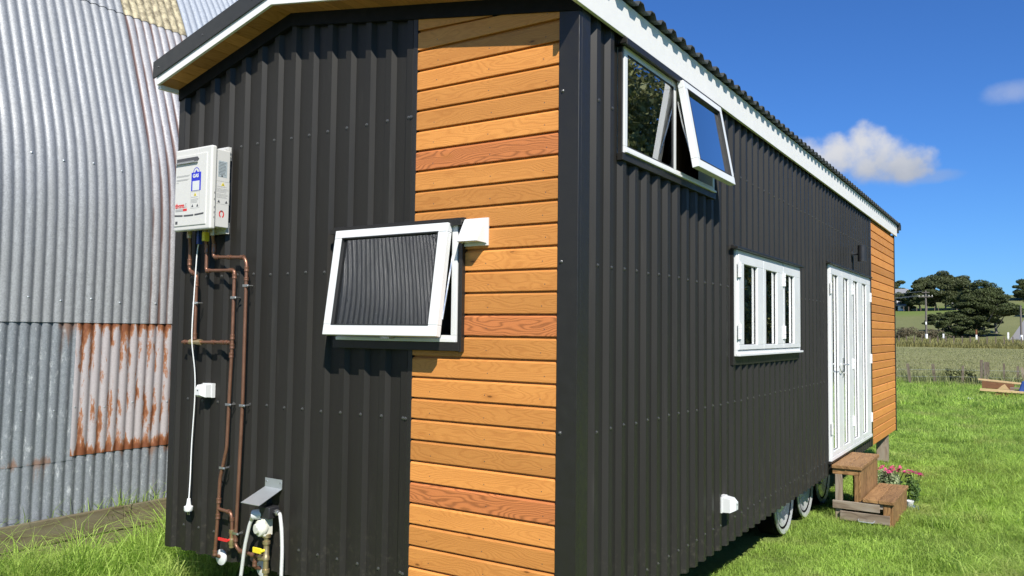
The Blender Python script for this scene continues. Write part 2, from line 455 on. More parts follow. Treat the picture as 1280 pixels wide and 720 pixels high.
# ------------------------------------------------------------------ THE TINY HOUSE
W, LEN = -3.007, 10.09
ZB = .3315
XL, XR = -.967, -.1045
AP = -1.94
def zs(x): return 3.625+.28*(x-AP) if x < AP else 3.625-.16*(x-AP)   # underside of the gable soffit
house = thing('tiny_house', (-1.5, 5.0, 0), 'black ribbed steel tiny house on wheels with strips of orange cedar boarding', 'tiny house')

def rib_profile(s0, s1, c0, flip=False):
    pts = [(s0, .026)]
    k0 = math.floor((s0-c0)/.15)-1
    k = k0
    while c0+k*.15 < s1+.2:
        c = c0+k*.15; k += 1
        for ds, dep in ((-.038, .026), (-.020, 0), (.020, 0), (.038, .026), (.075, .0255)):
            s_ = c+ds
            if s0 < s_ < s1: pts.append((s_, dep))
    pts.append((s1, .026)); pts.sort()
    # set the end depths by the profile
    return pts
def clad(mb, pts, zb, ztop, holes, fn):
    extra = sorted({h for q in holes for h in q[:2]})
    P = list(pts)
    for e in extra:
        if P[0][0] < e < P[-1][0] and all(abs(e-p[0]) > 1e-4 for p in P):
            for i in range(len(P)-1):
                if P[i][0] < e < P[i+1][0]:
                    f = (e-P[i][0])/(P[i+1][0]-P[i][0]); P.insert(i+1, (e, P[i][1]+f*(P[i+1][1]-P[i][1]))); break
    for (a, da), (b, db) in zip(P[:-1], P[1:]):
        mid = (a+b)/2; segs = [(None, None)]
        cuts = sorted([(h[2], h[3]) for h in holes if h[0] <= mid <= h[1]])
        lo = [zb, zb]; spans = []
        cur = zb
        for c in cuts: spans.append((cur, c[0])); cur = c[1]
        spans.append((cur, None))
        for z0, z1 in spans:
            ta, tb = (ztop(a), ztop(b)) if z1 is None else (z1, z1)
            if ta <= z0+1e-4 and tb <= z0+1e-4: continue
            v = [fn(a, da, z0), fn(b, db, z0), fn(b, db, tb), fn(a, da, ta)]
            s_ = len(mb.v); mb.add(v, [(0, 1, 2, 3)], along=2, tone=.5, seed=0.)
end_fn = lambda s, d, z: (s, d, z)
side_fn = lambda s, d, z: (-d, s, z)
EW = (-1.50, -.66, 1.67, 2.29)               # openings
W1 = (.462, 1.875, 2.645, 3.225)
W2 = (2.285, 4.115, 1.585, 2.335)
DR = (5.33, 7.78, .475, 2.465)
def screws(mb, pts, fn_out):
    for s_, z in pts:
        o, nrm = fn_out(s_, z); o = Vector(o); nrm = Vector(nrm)
        mb.mi = 1
        mb.lathe(o, nrm, [(-.001, .0095), (.0015, .0095), (.0025, .0058), (.007, .0052), (.0075, .001)], 6)
        mb.mi = 0
band_top = lambda x: zs(x)-.02
# -- steel of the end wall
mb = MB(); clad(mb, rib_profile(-2.952, XL-.002, -2.3695), ZB, band_top, [EW], end_fn)
pp_ = []
for k in range(-4, 10):
    s_ = -2.3695+.15*k
    if not (W+.06 < s_ < XL-.01): continue
    for z in (2.872, 2.07, 1.288, .495):
        if EW[0]-.05 < s_ < EW[1]+.05 and EW[2]-.05 < z < EW[3]+.05: continue
        pp_.append((s_, z+random.uniform(-.004, .004)))
screws(mb, pp_, lambda s_, z: ((s_, 0, z), (0, -1, 0)))
screws(mb, [(-1.0, z) for z in (2.872, 1.288, .495)], lambda s_, z: ((s_, -.004, z), (0, -1, 0)))
mb.build('steel_cladding', [M['steel'], M['screw']], house)
# -- steel of the long wall
mb = MB(); clad(mb, rib_profile(.105, 7.975, .2024), ZB, lambda y: 3.285, [W1, W2, DR], side_fn)
pp_ = []
for k in range(0, 53):
    s_ = .2024+.15*k
    for z in (2.862, 2.069, 1.278, .4916):
        if any(h[0]-.06 < s_ < h[1]+.06 and h[2]-.05 < z < h[3]+.05 for h in (W1, W2, DR)): continue
        if s_ < 7.9: pp_.append((s_, z+random.uniform(-.004, .004)))
screws(mb, pp_, lambda s_, z: ((0, s_, z), (1, 0, 0)))
mb.build('steel_cladding', [M['steel'], M['screw']], house)
# -- unseen long wall and far wall
mb = MB(); clad(mb, rib_profile(0.03, LEN-.03, .2), ZB, lambda y: 3.30, [], lambda s, d, z: (W+d, s, z))
clad(mb, rib_profile(W+.03, -.05, -2.3), ZB, band_top, [], lambda s, d, z: (s, LEN-d, z))
mb.build('steel_cladding', M['steel'], house)
# -- corner and edge flashings
for nm, *bs in (('corner_flashing', (W-.003, -2.948, -.003, .024, ZB-.002, zs(W)-.005), (W-.004, W+.02, .0235, .10, ZB-.002, 3.3)), ('edge_flashing', (XL-.028, XL+.002, -.003, .022, ZB-.001, zs(XL)-.02)),
        ('edge_flashing', (-.022, .002, 7.93, 8.022, ZB-.002, 3.26)), ('corner_flashing', (-.05, .012, 10.078, 10.105, ZB-.01, 3.26)), ('corner_flashing', (W-.003, W+.05, LEN-.05, LEN+.003, ZB, 3.3))):
    mb = MB()
    for b in bs: mb.box(*b)
    mb.build(nm, M['flash'], house, bevel=.003)
mb = MB()
mb.box(XR+.001, .003, -.004, .024, ZB-.002, 3.28); mb.box(-.022, .0031, .0235, .108, ZB-.002, 3.28)
mb.mi = 1
for z in (2.87, 2.07, 1.285, .49):
    mb.lathe((-.082, -.004, z), (0, -1, 0), [(0, .0095), (.0025, .0095), (.0035, .0058), (.008, .0052), (.0085, .001)], 6)
mb.mi = 0
mb.build('corner_flashing', [M['flash'], M['screw']], house, bevel=.003)
# trim under the soffit against the wall, the shade there put into its colour
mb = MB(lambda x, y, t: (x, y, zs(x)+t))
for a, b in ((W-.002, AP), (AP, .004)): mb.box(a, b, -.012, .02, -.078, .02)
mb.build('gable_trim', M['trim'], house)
# -- cedar boarding
def boards(mb, s0, s1, ztop, zbot, first, fn, reds=(), holes=(), top=None):
    k = -4
    while True:
        zt = first-.10726*k; zb_ = zt-.10726
        k += 1
        if zt < zbot+.012: break
        if zb_ > ztop: continue
        zt_ = min(zt, ztop); zb2 = max(zb_, zbot)
        spans = [(s0, s1)]
        pieces = []
        for h in holes:
            if zt_ > h[2] and zb2 < h[3]:
                if zt_ > h[3]+.004: pieces.append((max(h[0], s0), min(h[1], s1), h[3], zt_))
                if zb2 < h[2]-.004: pieces.append((max(h[0], s0), min(h[1], s1), zb2, h[2]))
                ns = []
                for a, b in spans:
                    if h[0] > a: ns.append((a, min(b, h[0])))
                    if h[1] < b: ns.append((max(a, h[1]), b))
                spans = ns
        tone = random.random(); seed = random.random()*60; red = 1. if (k-1) in reds else 0.
        hb = zt_-zb2
        for a, b, zb2, zt_ in [(a, b, zb2, zt_) for a, b in spans]+pieces:
            # shadow gap at the top, a sloping shoulder, then the flat face
            prof = [(zb2, .020), (zb2+.0005, .001), (zb2+.003, 0.), (zt_-.019, 0.), (zt_-.0105, .0065), (zt_-.0095, .020), (zt_, .020)]
            def top_at(s_):
                return (top(s_) if top else 99.)
            vs = []
            for s_ in (a, b):
                for z, d in prof: vs.append(fn(s_, d, min(z, top_at(s_))))
            n = len(prof)
            fs = [(i, n+i, n+i+1, i+1) for i in range(n-1)]
            b0 = len(mb.v)
            mb.add(vs, fs, along=0, tone=tone, red=red, seed=seed)
            for q in range(2*n):     # grain coordinates along/across the board
                z, d = prof[q % n]; s_ = (a, b)[q//n]
                mb.g[b0+q] = (s_+seed*5.3, z-zb2+d+seed*.31, seed)
            # nail holes
            mb.mi = 1
            for u in (.22, .66):
                if b-a > .6 and hb > .09:
                    pass
            mb.mi = 0
mb = MB(); boards(mb, XL+.001, XR-.001, 3.5, ZB-.004, 3.2252, end_fn, reds=(5, 13, 21), holes=[(EW[0], EW[1]+.005, EW[2]-.01, EW[3]-.005)], top=lambda s_: zs(s_)-.03)
mb.build('cedar_boarding', M['cedar'], house)
mb = MB(); boards(mb, 8.024, 10.078, 3.25, ZB+.005, 3.2252, side_fn, reds=())
mb.build('cedar_boarding', M['cedar'], house)
# -- nail heads on the cedar
mb = MB()
for k in range(-1, 27):
    zc = 3.2252-.10726*k-.075
    for sx in (-.84, -.50, -.18):
        if EW[0] < sx < EW[1]+.06 and EW[2]-.05 < zc < EW[3]+.03: continue
        if zc > zs(sx)-.05: continue
        mb.lathe((sx+random.uniform(-.012, .012), .001, zc+random.uniform(-.004, .004)), (0, -1, 0), [(0, .0028), (.0013, .0028), (.0014, .0003)], 6)
mb.build('nail_heads', M['screw'], house)['kind'] = 'stuff'
# -- lining, floor, ceiling
mb = MB()
clad(mb, [(W+.09, .09), (-.09, .09)], .44, lambda s_: 3.30, [EW], end_fn)
clad(mb, [(.09, .09), (LEN-.09, .09)], .44, lambda s_: 3.30, [W1, W2, DR], side_fn)
clad(mb, [(.09, W+.09), (LEN-.09, W+.09)], .44, lambda s_: 3.30, [], lambda s, d, z: (d, s, z))
clad(mb, [(W+.09, LEN-.09), (-.09, LEN-.09)], .44, lambda s_: 3.30, [], lambda s, d, z: (s, d, z))
mb.box(W+.03, -.03, .03, LEN-.03, 3.27, 3.30)
mb.build('interior_lining', M['lining'], house)
mb = MB(); mb.box(W+.03, -.03, .03, LEN-.03, .40, .45); mb.build('floor_deck', M['floor'], house)
# -- roof
mb = MB()
def roof_pts(c0):
    P = []
    k = math.floor((-.15-c0)/.15)
    y0, y1 = -.150, 10.36
    while c0+.15*k < y1+.1:
        c = c0+.15*k; k += 1
        for ds, h in ((-.045, 0), (-.022, .030), (.022, .030), (.045, 0)):
            if y0 < c+ds < y1: P.append((c+ds, h))
    return [(y0, 0)]+P+[(y1, 0)]
RP = roof_pts(1.15)
for xa, xb in ((-3.05, AP), (AP, .072)):
    vs = []; 
    for th in (0, -.0045):
        for x in (xa, xb):
            for y, h in RP: vs.append((x, y, zs(x)+.124+h+th))
    n = len(RP); fs = []
    for i in range(n-1):
        fs += [(i, i+1, n+i+1, n+i), (2*n+i, 3*n+i, 3*n+i+1, 2*n+i+1), (i, 2*n+i, 2*n+i+1, i+1), (n+i, n+i+1, 3*n+i+1, 3*n+i)]
    mb.add(vs, fs, tone=.5)
mb.mi = 0
roof = mb.build('roof', M['roof'], house)
mb = MB(); mb.xf = lambda x, y, t: (x, y, zs(x)+t)
mb.box(AP-.13, AP, -.16, 10.37, .160, .166); mb.box(AP, AP+.13, -.16, 10.37, .160, .166)
mb.build('ridge_cap', M['flash'], roof)
mb = MB(); mb.box(.010, .030, -.16, 10.24, 3.252, 3.424); mb.build('fascia', M['fascia'], house, bevel=.002, label='long white fascia board under the eave')
mb = MB(); mb.box(W-.035, W-.006, -.14, 10.24, 3.30, 3.43); mb.build('fascia', M['fascia'], house)
mb = MB(); mb.box(.011, .074, 10.26, 10.36, 3.36, 3.44); mb.box(.011, .05, 10.24, 10.30, 3.31, 3.40); mb.build('eave_end', M['flash'], house)
sl = lambda x, y, t: (x, y, zs(x)+t)
for yb0, yb1, yf0, yf1 in ((-.162, -.144, -.174, -.163), (10.22, 10.238, 10.239, 10.25)):
    mb = MB(sl); mb.box(-3.028, AP, yb0, yb1, 0, .06); mb.box(AP, .009, yb0, yb1, 0, .06); mb.build('barge_board', M['fascia'], house)
    mb = MB(sl)
    mb.box(-3.055, AP, yf0, yf1, .052, .155); mb.box(AP, .076, yf0, yf1, .052, .155)
    mb.box(-3.055, AP, min(yf0, yb1), max(yf0, yb1)+.05, .1555, .160); mb.box(AP, .076, min(yf0, yb1), max(yf0, yb1)+.05, .1555, .160)
    if yb0 < 0:
        mb.xf = None; mb.mi = 1
        for x in (-3.0, -2.55, -2.1, -1.5, -.9, -.3):
            mb.lathe((x, yf0, zs(x)+.105), (0, -1, 0), [(0, .007), (.002, .007), (.004, .004), (.0045, .001)], 6)
    mb.build('barge_flashing', [M['gable_flash'], M['screw']], house)
mb = MB(sl)
x = W-.015
while x < .008:
    x1 = min(x+.105, .009)
    if x < AP < x1: x1 = AP
    mb.box(x+.0015, x1-.0015, -.1435, .03, .0, .012, along=1); x = x1
mb.build('soffit', M['soffit'], house)
mb = MB(sl); mb.box(W+.02, AP, LEN-.02, 10.22, .0, .012); mb.box(AP, .009, LEN-.02, 10.22, .0, .012); mb.build('soffit', M['soffit'], house)
# -- chassis and wheels
mb = MB()
for x in (-2.45, -.62): mb.box(x-.05, x+.05, .25, 9.8, .22, .395)
for y in np.arange(.4, 9.9, 1.15): mb.box(W+.12, -.12, y-.04, y+.04, .25, .392)
for x, y in ((-2.1, .45), (-.55, .45), (-2.1, 3.0), (-.7, 2.6)): mb.box(x-.05, x+.05, y-.05, y+.05, -.1, .25)
mb.build('chassis', M['chassis'], house)
for y in (4.42, 5.24, 6.06):
    c = Vector((-.205, y, .235)); 
    mb = MB(); mb.lathe(c+Vector((-.2, 0, 0)), (1, 0, 0), [(0, .22), (0, .30), (.02, .328), (.16, .328), (.19, .30), (.200, .265), (.194, .25), (.1, .24)], 40)
    w = mb.build('wheel', M['tyre'], house)
    mb = MB(); mb.lathe(c, (1, 0, 0), [(-.1, .245), (-.004, .318), (.010, .312), (-.010, .24), (-.035, .13), (-.012, .10), (-.010, .05), (.012, .045), (.014, .001)], 36)
    mb.build('rim', M['rim'], w)

# ------------------------------------------------------------------ windows and doors
def ring(mb, a0, a1, b0, b1, w, c0, c1, wb=None, wt=None, wl=None, wr=None):
    wb = wb or w; wt = wt or w; wl = wl or w; wr = wr or w
    mb.box(a0, a1, c0, c1, b0, b0+wb); mb.box(a0, a1, c0, c1, b1-wt, b1)
    mb.box(a0, a0+wl, c0, c1, b0+wb, b1-wt); mb.box(a1-wr, a1, c0, c1, b0+wb, b1-wt)
ef = lambda a, c, b: (a, -c, b)            # (across, out, up) on the end wall
sf = lambda a, c, b: (c, a, b)             # on the long wall
def hinge(fn0, a0, zt, out, ang):          # local (across, out, down-from-hinge) swung outward about the top edge
    ca, sa = math.cos(ang), math.sin(ang)
    return lambda a, c, b: fn0(a0+a, out+c*ca-b*sa, zt+b*ca+c*sa)   # b is negative downward
def pane(fn, a0, a1, b0, b1, c, parent, mat=None, name='pane'):
    mb = MB(fn); mb.box(a0, a1, c-.003, c+.003, b0, b1); return mb.build(name, mat or M['glass'], parent)

def pieces(fn, parent, lst, mat=None, bevel=.002):
    for nm, *bx in lst:
        mb = MB(fn)
        for b in bx: mb.box(*b)
        mb.build(nm, mat or M['flash'], parent, bevel=bevel)
# end window: top hung, propped open
mb = MB(ef); ring(mb, -1.487, -.668, 1.688, 2.282, .034, -.085, .022); mb.box(-1.487, -.668, .0225, .034, 1.688, 1.706)
win = mb.build('window', M['white'], house, bevel=.002, label='open white awning window in the gable end, half over cedar')
pieces(ef, win, [('head_flashing', (-1.535, -.632, -.0, .045, 2.284, 2.300), (-1.535, -.632, -.001, .020, 2.299, 2.312), (-1.535, -.632, .036, .0452, 2.270, 2.285)),
    ('sill_flashing', (-1.512, -.645, -.02, .030, 1.644, 1.687)), ('jamb_flashing', (-1.521, -1.488, -.02, .012, 1.687, 2.283)),
    ('jamb_flashing', (-.667, -.655, -.02, .012, 1.687, 2.283), (-.6555, -.634, -.02, .026, 1.640, 2.283))])
ang = math.asin(.085/.575)
h = hinge(ef, -1.475, 2.281, .030, ang)
mb = MB(h); ring(mb, 0, .777, -.575, 0, .060, -.006, .032, wb=.056, wt=.046); mb.build('sash', M['white'], win, bevel=.003)
mb = MB(h); ring(mb, .056, .721, -.523, -.042, .006, .0, .0335); mb.build('seal', M['seal'], win)
pane(h, .060, .717, -.520, -.046, .012, win, M['glass_grey'])
for x in (-.70, -1.47):
    mb = MB(); mb.tube([(x, -.02, 2.12), (x, -.06, 1.95), (x+.001, -.098, 1.80)], .005, 6); mb.build('stay', M['chrome'], win)
mb = MB(); mb.box(-1.12, -1.06, -.075, -.04, 1.70, 1.712); mb.build('catch', M['chrome'], win)

# high window by the corner: fixed light + open sash
mb = MB(sf); ring(mb, .472, 1.858, 2.662, 3.214, .036, -.085, .012); mb.box(1.142, 1.182, -.085, .0122, 2.698, 3.178)
mb.box(.472, 1.858, .0125, .026, 2.662, 2.676)
win = mb.build('window', M['white'], house, bevel=.002, label='high white window by the corner with one sash open')
pieces(sf, win, [('head_flashing', (.43, 1.90, -.0, .045, 3.2155, 3.240), (.43, 1.90, .0365, .0455, 3.205, 3.217)), ('sill_flashing', (.452, 1.882, -.02, .014, 2.622, 2.661)),
    ('jamb_flashing', (.458, .4715, -.02, .004, 2.661, 3.2155)), ('jamb_flashing', (1.8585, 1.878, -.02, .008, 2.661, 3.2155))])
pane(sf, .506, 1.144, 2.696, 3.180, .004, win)
mb = MB(sf); ring(mb, .507, 1.143, 2.697, 3.179, .006, .0, .012); mb.build('seal', M['seal'], win)
ang = math.asin(.095/.525)
h = hinge(sf, 1.160, 3.212, .030, ang)
mb = MB(h); ring(mb, 0, .682, -.525, 0, .055, -.006, .032, wb=.052, wt=.044); mb.build('sash', M['white'], win, bevel=.003)
mb = MB(h); ring(mb, .051, .631, -.477, -.040, .006, .0, .0335); mb.build('seal', M['seal'], win)
pane(h, .055, .627, -.473, -.044, .012, win)
for y in (1.178, 1.828):
    mb = MB(); mb.tube([(.02, y+.012, 3.10), (.055, y, 2.95), (.10, y-.004, 2.80)], .005, 6); mb.build('stay', M['chrome'], win)

# three-leaf window
mb = MB(sf); ring(mb, 2.288, 4.112, 1.590, 2.332, .028, -.085, .020, wb=.040); mb.box(2.285, 4.116, .0205, .046, 1.590, 1.606)
win = mb.build('window', M['white'], house, bevel=.002, label='white three-leaf folding window in the long wall')
pieces(sf, win, [('head_flashing', (2.235, 4.15, 0, .05, 2.334, 2.350), (2.235, 4.15, -.001, .022, 2.349, 2.362)), ('sill_flashing', (2.268, 4.13, -.02, .008, 1.528, 1.5875)),
    ('jamb_flashing', (2.268, 2.287, -.02, .006, 1.5875, 2.333)), ('jamb_flashing', (4.113, 4.132, -.02, .006, 1.5875, 2.333))])
for a0, a1, p0, p1 in ((2.318, 2.932, 2.435, 2.775), (2.936, 3.514, 2.998, 3.322), (3.518, 4.082, 3.562, 3.872)):
    mb = MB(sf); ring(mb, a0, a1, 1.634, 2.302, .1, -.012, .030, wb=.034, wt=.062, wl=p0-a0, wr=a1-p1); mb.build('sash', M['white'], win, bevel=.003)
    mb = MB(sf); ring(mb, p0-.002, p1+.002, 1.666, 2.242, .006, -.002, .012); mb.build('seal', M['seal'], win)
    pane(sf, p0, p1, 1.666, 2.242, .004, win)
for a, z in ((2.318, 2.19), (2.318, 1.76), (3.516, 2.19), (3.516, 1.76)):
    mb = MB(sf)
    for q in range(3): mb.tube([(a, .038, z-.05+q*.036), (a, .038, z-.018+q*.036)], .010, 10)
    mb.box(a-.03, a+.03, .0305, .037, z-.052, z+.056); mb.build('hinge', M['white'], win)

# folding door
mb = MB(sf)
mb.box(5.332, 7.778, -.085, .020, 2.430, 2.462); mb.box(5.332, 7.778, -.085, .034, .478, .512)
mb.box(5.332, 5.362, -.085, .020, .512, 2.430); mb.box(7.748, 7.778, -.085, .020, .512, 2.430)
door = mb.build('folding_door', M['white'], house, bevel=.002, label='white four-leaf glazed folding door above the steps')
pieces(sf, door, [('head_flashing', (5.29, 7.80, 0, .05, 2.464, 2.480), (5.29, 7.80, -.001, .022, 2.479, 2.494)), ('jamb_flashing', (7.779, 7.80, -.02, .008, .48, 2.463)),
    ('jamb_flashing', (5.31, 5.331, -.02, .006, .48, 2.463)), ('sill_flashing', (5.31, 7.80, -.02, .028, .452, .477))])
bnd = [5.364, 5.945, 6.525, 7.085, 7.746]; pn = [(5.445, 5.735), (6.022, 6.315), (6.592, 6.885), (7.150, 7.45)]
for i in range(4):
    a0, a1 = bnd[i]+.002, bnd[i+1]-.002; p0, p1 = pn[i]
    mb = MB(sf); ring(mb, a0, a1, .515, 2.427, .09, -.012, .030, wb=.050, wt=.062, wl=p0-a0, wr=a1-p1); mb.build('door_leaf', M['white'], door, bevel=.003)
    mb = MB(sf); ring(mb, p0-.002, p1+.002, .563, 2.367, .006, -.002, .012); mb.build('seal', M['seal'], door)
    pane(sf, p0, p1, .563, 2.367, .004, door)
for a, zz in ((5.364, (2.22, .80)), (6.525, (2.26, 1.42, .78)), (7.746, (2.22, 1.45, .72))):
    for z in zz:
        mb = MB(sf)
        for q in range(3): mb.tube([(a, .036, z-.055+q*.038), (a, .036, z-.021+q*.038)], .009, 10)
        mb.box(a-.030, a+.030, .0305, .036, z-.060, z+.060); mb.build('hinge', M['white'], door)
mb = MB(sf); mb.box(5.925, 5.965, .0305, .040, 1.30, 1.50)
mb.tube([(5.945, .04, 1.43), (5.945, .085, 1.43), (5.86, .088, 1.43)], .009, 8); mb.tube([(5.945, .04, 1.34), (5.945, .052, 1.34)], .014, 10)
mb.tube([(5.68, .045, 1.42), (5.74, .05, 1.365), (5.82, .05, 1.35), (5.90, .05, 1.39)], .005, 6)
mb.build('handle', M['chrome'], door)

# things inside seen through the glass
def curtain(y0, y1, z0, z1, x, label, amp=.03, per=.09):
    n = int((y1-y0)/.011); V = []; 
    for z, k in ((z1, .6), ((z0+z1)/2, 1.), (z0, 1.15)):
        for i in range(n+1):
            y = y0+(y1-y0)*i/n
            V.append((x+amp*k*math.sin(i*.011/per*2*math.pi+.5*math.sin(i*.07))+.01*math.sin(i*.31), y, z))
    ii = (np.arange(2)[:, None]*(n+1)+np.arange(n)[None]).ravel()
    o = npmesh('curtain', np.array(V), np.stack([ii, ii+1, ii+n+2, ii+n+1], 1), M['curtain'], smooth=True, base=(x, (y0+y1)/2, z0))
    md = o.modifiers.new('cloth', 'SOLIDIFY'); md.thickness = .002
    return setp(o, label, 'curtain')
curtain(2.64, 2.95, 1.60, 2.30, -.05, 'white curtain gathered behind the first leaf of the three-leaf window', .010, .05)
curtain(3.22, 3.49, 1.60, 2.30, -.05, 'white curtain behind the middle leaf of the three-leaf window', .010, .05)
curtain(3.77, 4.05, 1.60, 2.30, -.05, 'white curtain behind the last leaf of the three-leaf window', .010, .05)
curtain(5.85, 7.72, .47, 2.42, -.19, 'long pale curtain hanging behind the glazed folding door', .035, .12)
mb = MB(); mb.lathe((-.75, 1.45, 3.269), (0, 0, -1), [(0, .06), (.006, .06), (.008, .045)], 24); mb.mi = 1
mb.lathe((-.75, 1.45, 3.2605), (0, 0, -1), [(0, .044), (.002, .001)], 24)
o = mb.build('ceiling_light', [M['white'], M['glow']], None, (-.75, 1.45, 3.26)); setp(o, 'small round lit downlight in the ceiling seen through the high window', 'ceiling light')
mb = MB()
for k in range(6): mb.box(-.27, -.25, 1.50+k*.12, 1.615+k*.12, .45, 3.26)
o = mb.build('partition_wall', M['brownwood'], None, (-.26, 1.86, .45)); setp(o, 'dark brown timber partition inside behind the open high sash', 'partition')

# ------------------------------------------------------------------ things fixed to the end wall
def vent_hood(name, fn, w, hgt, d, base, label, cat='vent'):
    """wedge cowl: sloping front, open underneath, on a flange plate"""
    mb = MB(fn)
    mb.box(-w/2, w/2, 0, .012, 0, hgt)
    v = [(-w/2+.006, .012, .012), (w/2-.006, .012, .012), (w/2-.016, d, .018), (-w/2+.016, d, .018),
         (-w/2+.006, .012, hgt-.005), (w/2-.006, .012, hgt-.005), (w/2-.012, .02, hgt-.006), (-w/2+.012, .02, hgt-.006)]
    mb.add([v[i] for i in range(8)], [(4, 5, 6, 7), (7, 6, 2, 3), (6, 5, 1, 2), (4, 7, 3, 0)])
    mb.box(-w/2+.02, w/2-.02, .02, d-.012, .0175, .020)
    o = mb.build(name, M['plastic'], None, base, bevel=.002); return setp(o, label, cat)
vent_hood('vent_hood', lambda a, c, b: (-.566+a, -.001-c, 2.165+b), .15, .137, .088, (-.566, 0, 2.165), 'white wedge-shaped vent hood on the cedar boards beside the open window')
def small_cowl(fn, base, label):
    mb = MB(fn)
    mb.box(-.055, .055, -.02, .010, -.052, .052)
    a = [(-.050, .010, -.048), (.050, .010, -.048), (.050, .010, .048), (-.050, .010, .048)]
    b = [(-.050, .060, -.046), (.050, .060, -.046), (.050, .060, .040), (-.050, .060, .040)]
    c = [(-.024, .092, -.030), (.024, .092, -.030), (.024, .092, .018), (-.024, .092, .018)]
    fs = []
    for k in (0, 4):
        for i in range(4): fs.append((k+i, k+(i+1) % 4, k+4+(i+1) % 4, k+4+i))
    fs.append((8, 9, 10, 11))
    mb.add(a+b+c, fs); mb.mi = 1; mb.box(-.006, .006, .0925, .0935, .0, .008); mb.mi = 0
    return setp(mb.build('vent_cowl', [M['plastic'], M['seal']], None, base, bevel=.002), label, 'vent')
small_cowl(lambda a, c, b: (-2.618+a*.85, -c*.85, 1.352+b*.85), (-2.618, 0, 1.352), 'small white vent cowl on the black gable wall beside the white power cord')
small_cowl(lambda a, c, b: (c, 2.06+a, .622+b), (0, 2.06, .622), 'small white vent cowl low on the long black wall')

# wall lamp
lamp = thing('wall_lamp', (.0, 6.72, 2.68), 'black cylinder wall lamp above the folding door', 'lamp')
mb = MB(); mb.cyl((-.02, 6.72, 2.68), (.012, 6.72, 2.68), .035, 18); mb.cyl((.012, 6.72, 2.68), (.07, 6.72, 2.68), .011, 10); mb.build('bracket', M['black'], lamp)
mb = MB(); mb.lathe((.105, 6.72, 2.595), (0, 0, 1), [(0, .038), (.0, .046), (.185, .046), (.185, .040), (.175, .036)], 24); mb.build('lamp_body', M['black'], lamp)

# water heater
HX0, HX1, HZ0, HZ1, HY = -2.785, -2.424, 2.343, 2.858, -.17
heater = thing('water_heater', (-2.60, 0, 2.343), 'white gas water heater box high on the left of the black gable wall', 'water heater')
mb = MB(); mb.box(-2.765, -2.438, -.130, -.026, 2.362, 2.842); mb.build('body', M['enamel_side'], heater, bevel=.004)
for b in ((-2.56, -2.46, -.026, -.003, 2.79, 2.875), (-2.74, -2.46, -.026, -.003, 2.33, 2.40), (-2.47, -2.445, -.06, -.02, 2.842, 2.856)):
    mb = MB(); mb.box(*b); mb.build('mounting_bracket', M['enamel_side'], heater)
# front cover with a rounded rim and a recessed field
mb = MB(); mb.box(HX0, HX1, HY, -.1305, HZ0, HZ1)
cov = mb.build('front_cover', M['enamel'], heater, bevel=.012); cov.modifiers['edge'].segments = 4
mb = MB(); mb.box(HX0+.012, HX1-.040, HY-.005, HY+.004, HZ0+.03, HZ1-.042)
mb.build('raised_panel', M['enamel'], cov, bevel=.004)
FY = HY-.0052
def q(mb, x0, x1, z0, z1, d=.0008): mb.box(x0, x1, FY-d, FY, z0, z1)
mb = MB()
mb.prism([(HX0+.026, 2.768), (HX0+.230, 2.768), (HX0+.245, 2.782), (HX0+.230, 2.797), (HX0+.026, 2.797)], FY-.003, FY, lambda a, b, d: (a, d, b))
mb.build('exhaust_slot', M['dink'], cov)
mb = MB(); mb.box(HX0+.024, HX0+.236, FY-.012, FY-.0032, 2.762, 2.767); mb.box(HX0+.03, HX0+.20, FY-.007, FY-.0032, 2.769, 2.775); mb.build('exhaust_lip', M['chrome'], cov)
# vents near the bottom: three slim curved slots
mb = MB()
for a, b in ((.018, .098), (.110, .205), (.216, .303)):
    n = 6
    for i in range(n):
        x0 = HX0+a+(b-a)*i/n; x1 = HX0+a+(b-a)*(i+1)/n; zc = lambda x: 2.437+.28*((x-HX0-.16)**2)
        mb.hexa([(x0, FY-.0015, zc(x0)-.005), (x1, FY-.0015, zc(x1)-.005), (x1, FY, zc(x1)-.005), (x0, FY, zc(x0)-.005), (x0, FY-.0015, zc(x0)+.004), (x1, FY-.0015, zc(x1)+.004), (x1, FY, zc(x1)+.004), (x0, FY, zc(x0)+.004)])
q(mb, HX0+.026, HX0+.048, 2.387, 2.405)
mb.build('air_slots', M['dink'], cov)['kind'] = 'stuff'
# energy sticker: arc over a blue panel with a white field
mb = MB(); q(mb, HX0+.175, HX0+.268, 2.586, 2.700); mb.mi = 1; q(mb, HX0+.188, HX0+.255, 2.588, 2.646, .0014); mb.mi = 0
ccx, ccz = HX0+.2215, 2.700
for i in range(12):
    a0, a1 = math.pi*i/12, math.pi*(i+1)/12
    P_ = [(ccx+r*math.cos(a), ccz+r*math.sin(a)) for a, r in ((a0, .026), (a1, .026), (a1, .030), (a0, .030))]
    mb.prism(P_, FY-.0008, FY, lambda a, b, d: (a, d, b))
mb.prism([(ccx-.011, 2.7005), (ccx+.011, 2.7005), (ccx, 2.716)], FY-.0009, FY, lambda a, b, d: (a, d, b))
st = mb.build('energy_sticker', [M['lblue'], M['plastic']], cov)
text('sticker_text', 'GAS', .030, M['plastic'], cov, (HX0+.190, FY-.0012, 2.668), (1, 0, 0), (0, 0, 1), bold=.0012)
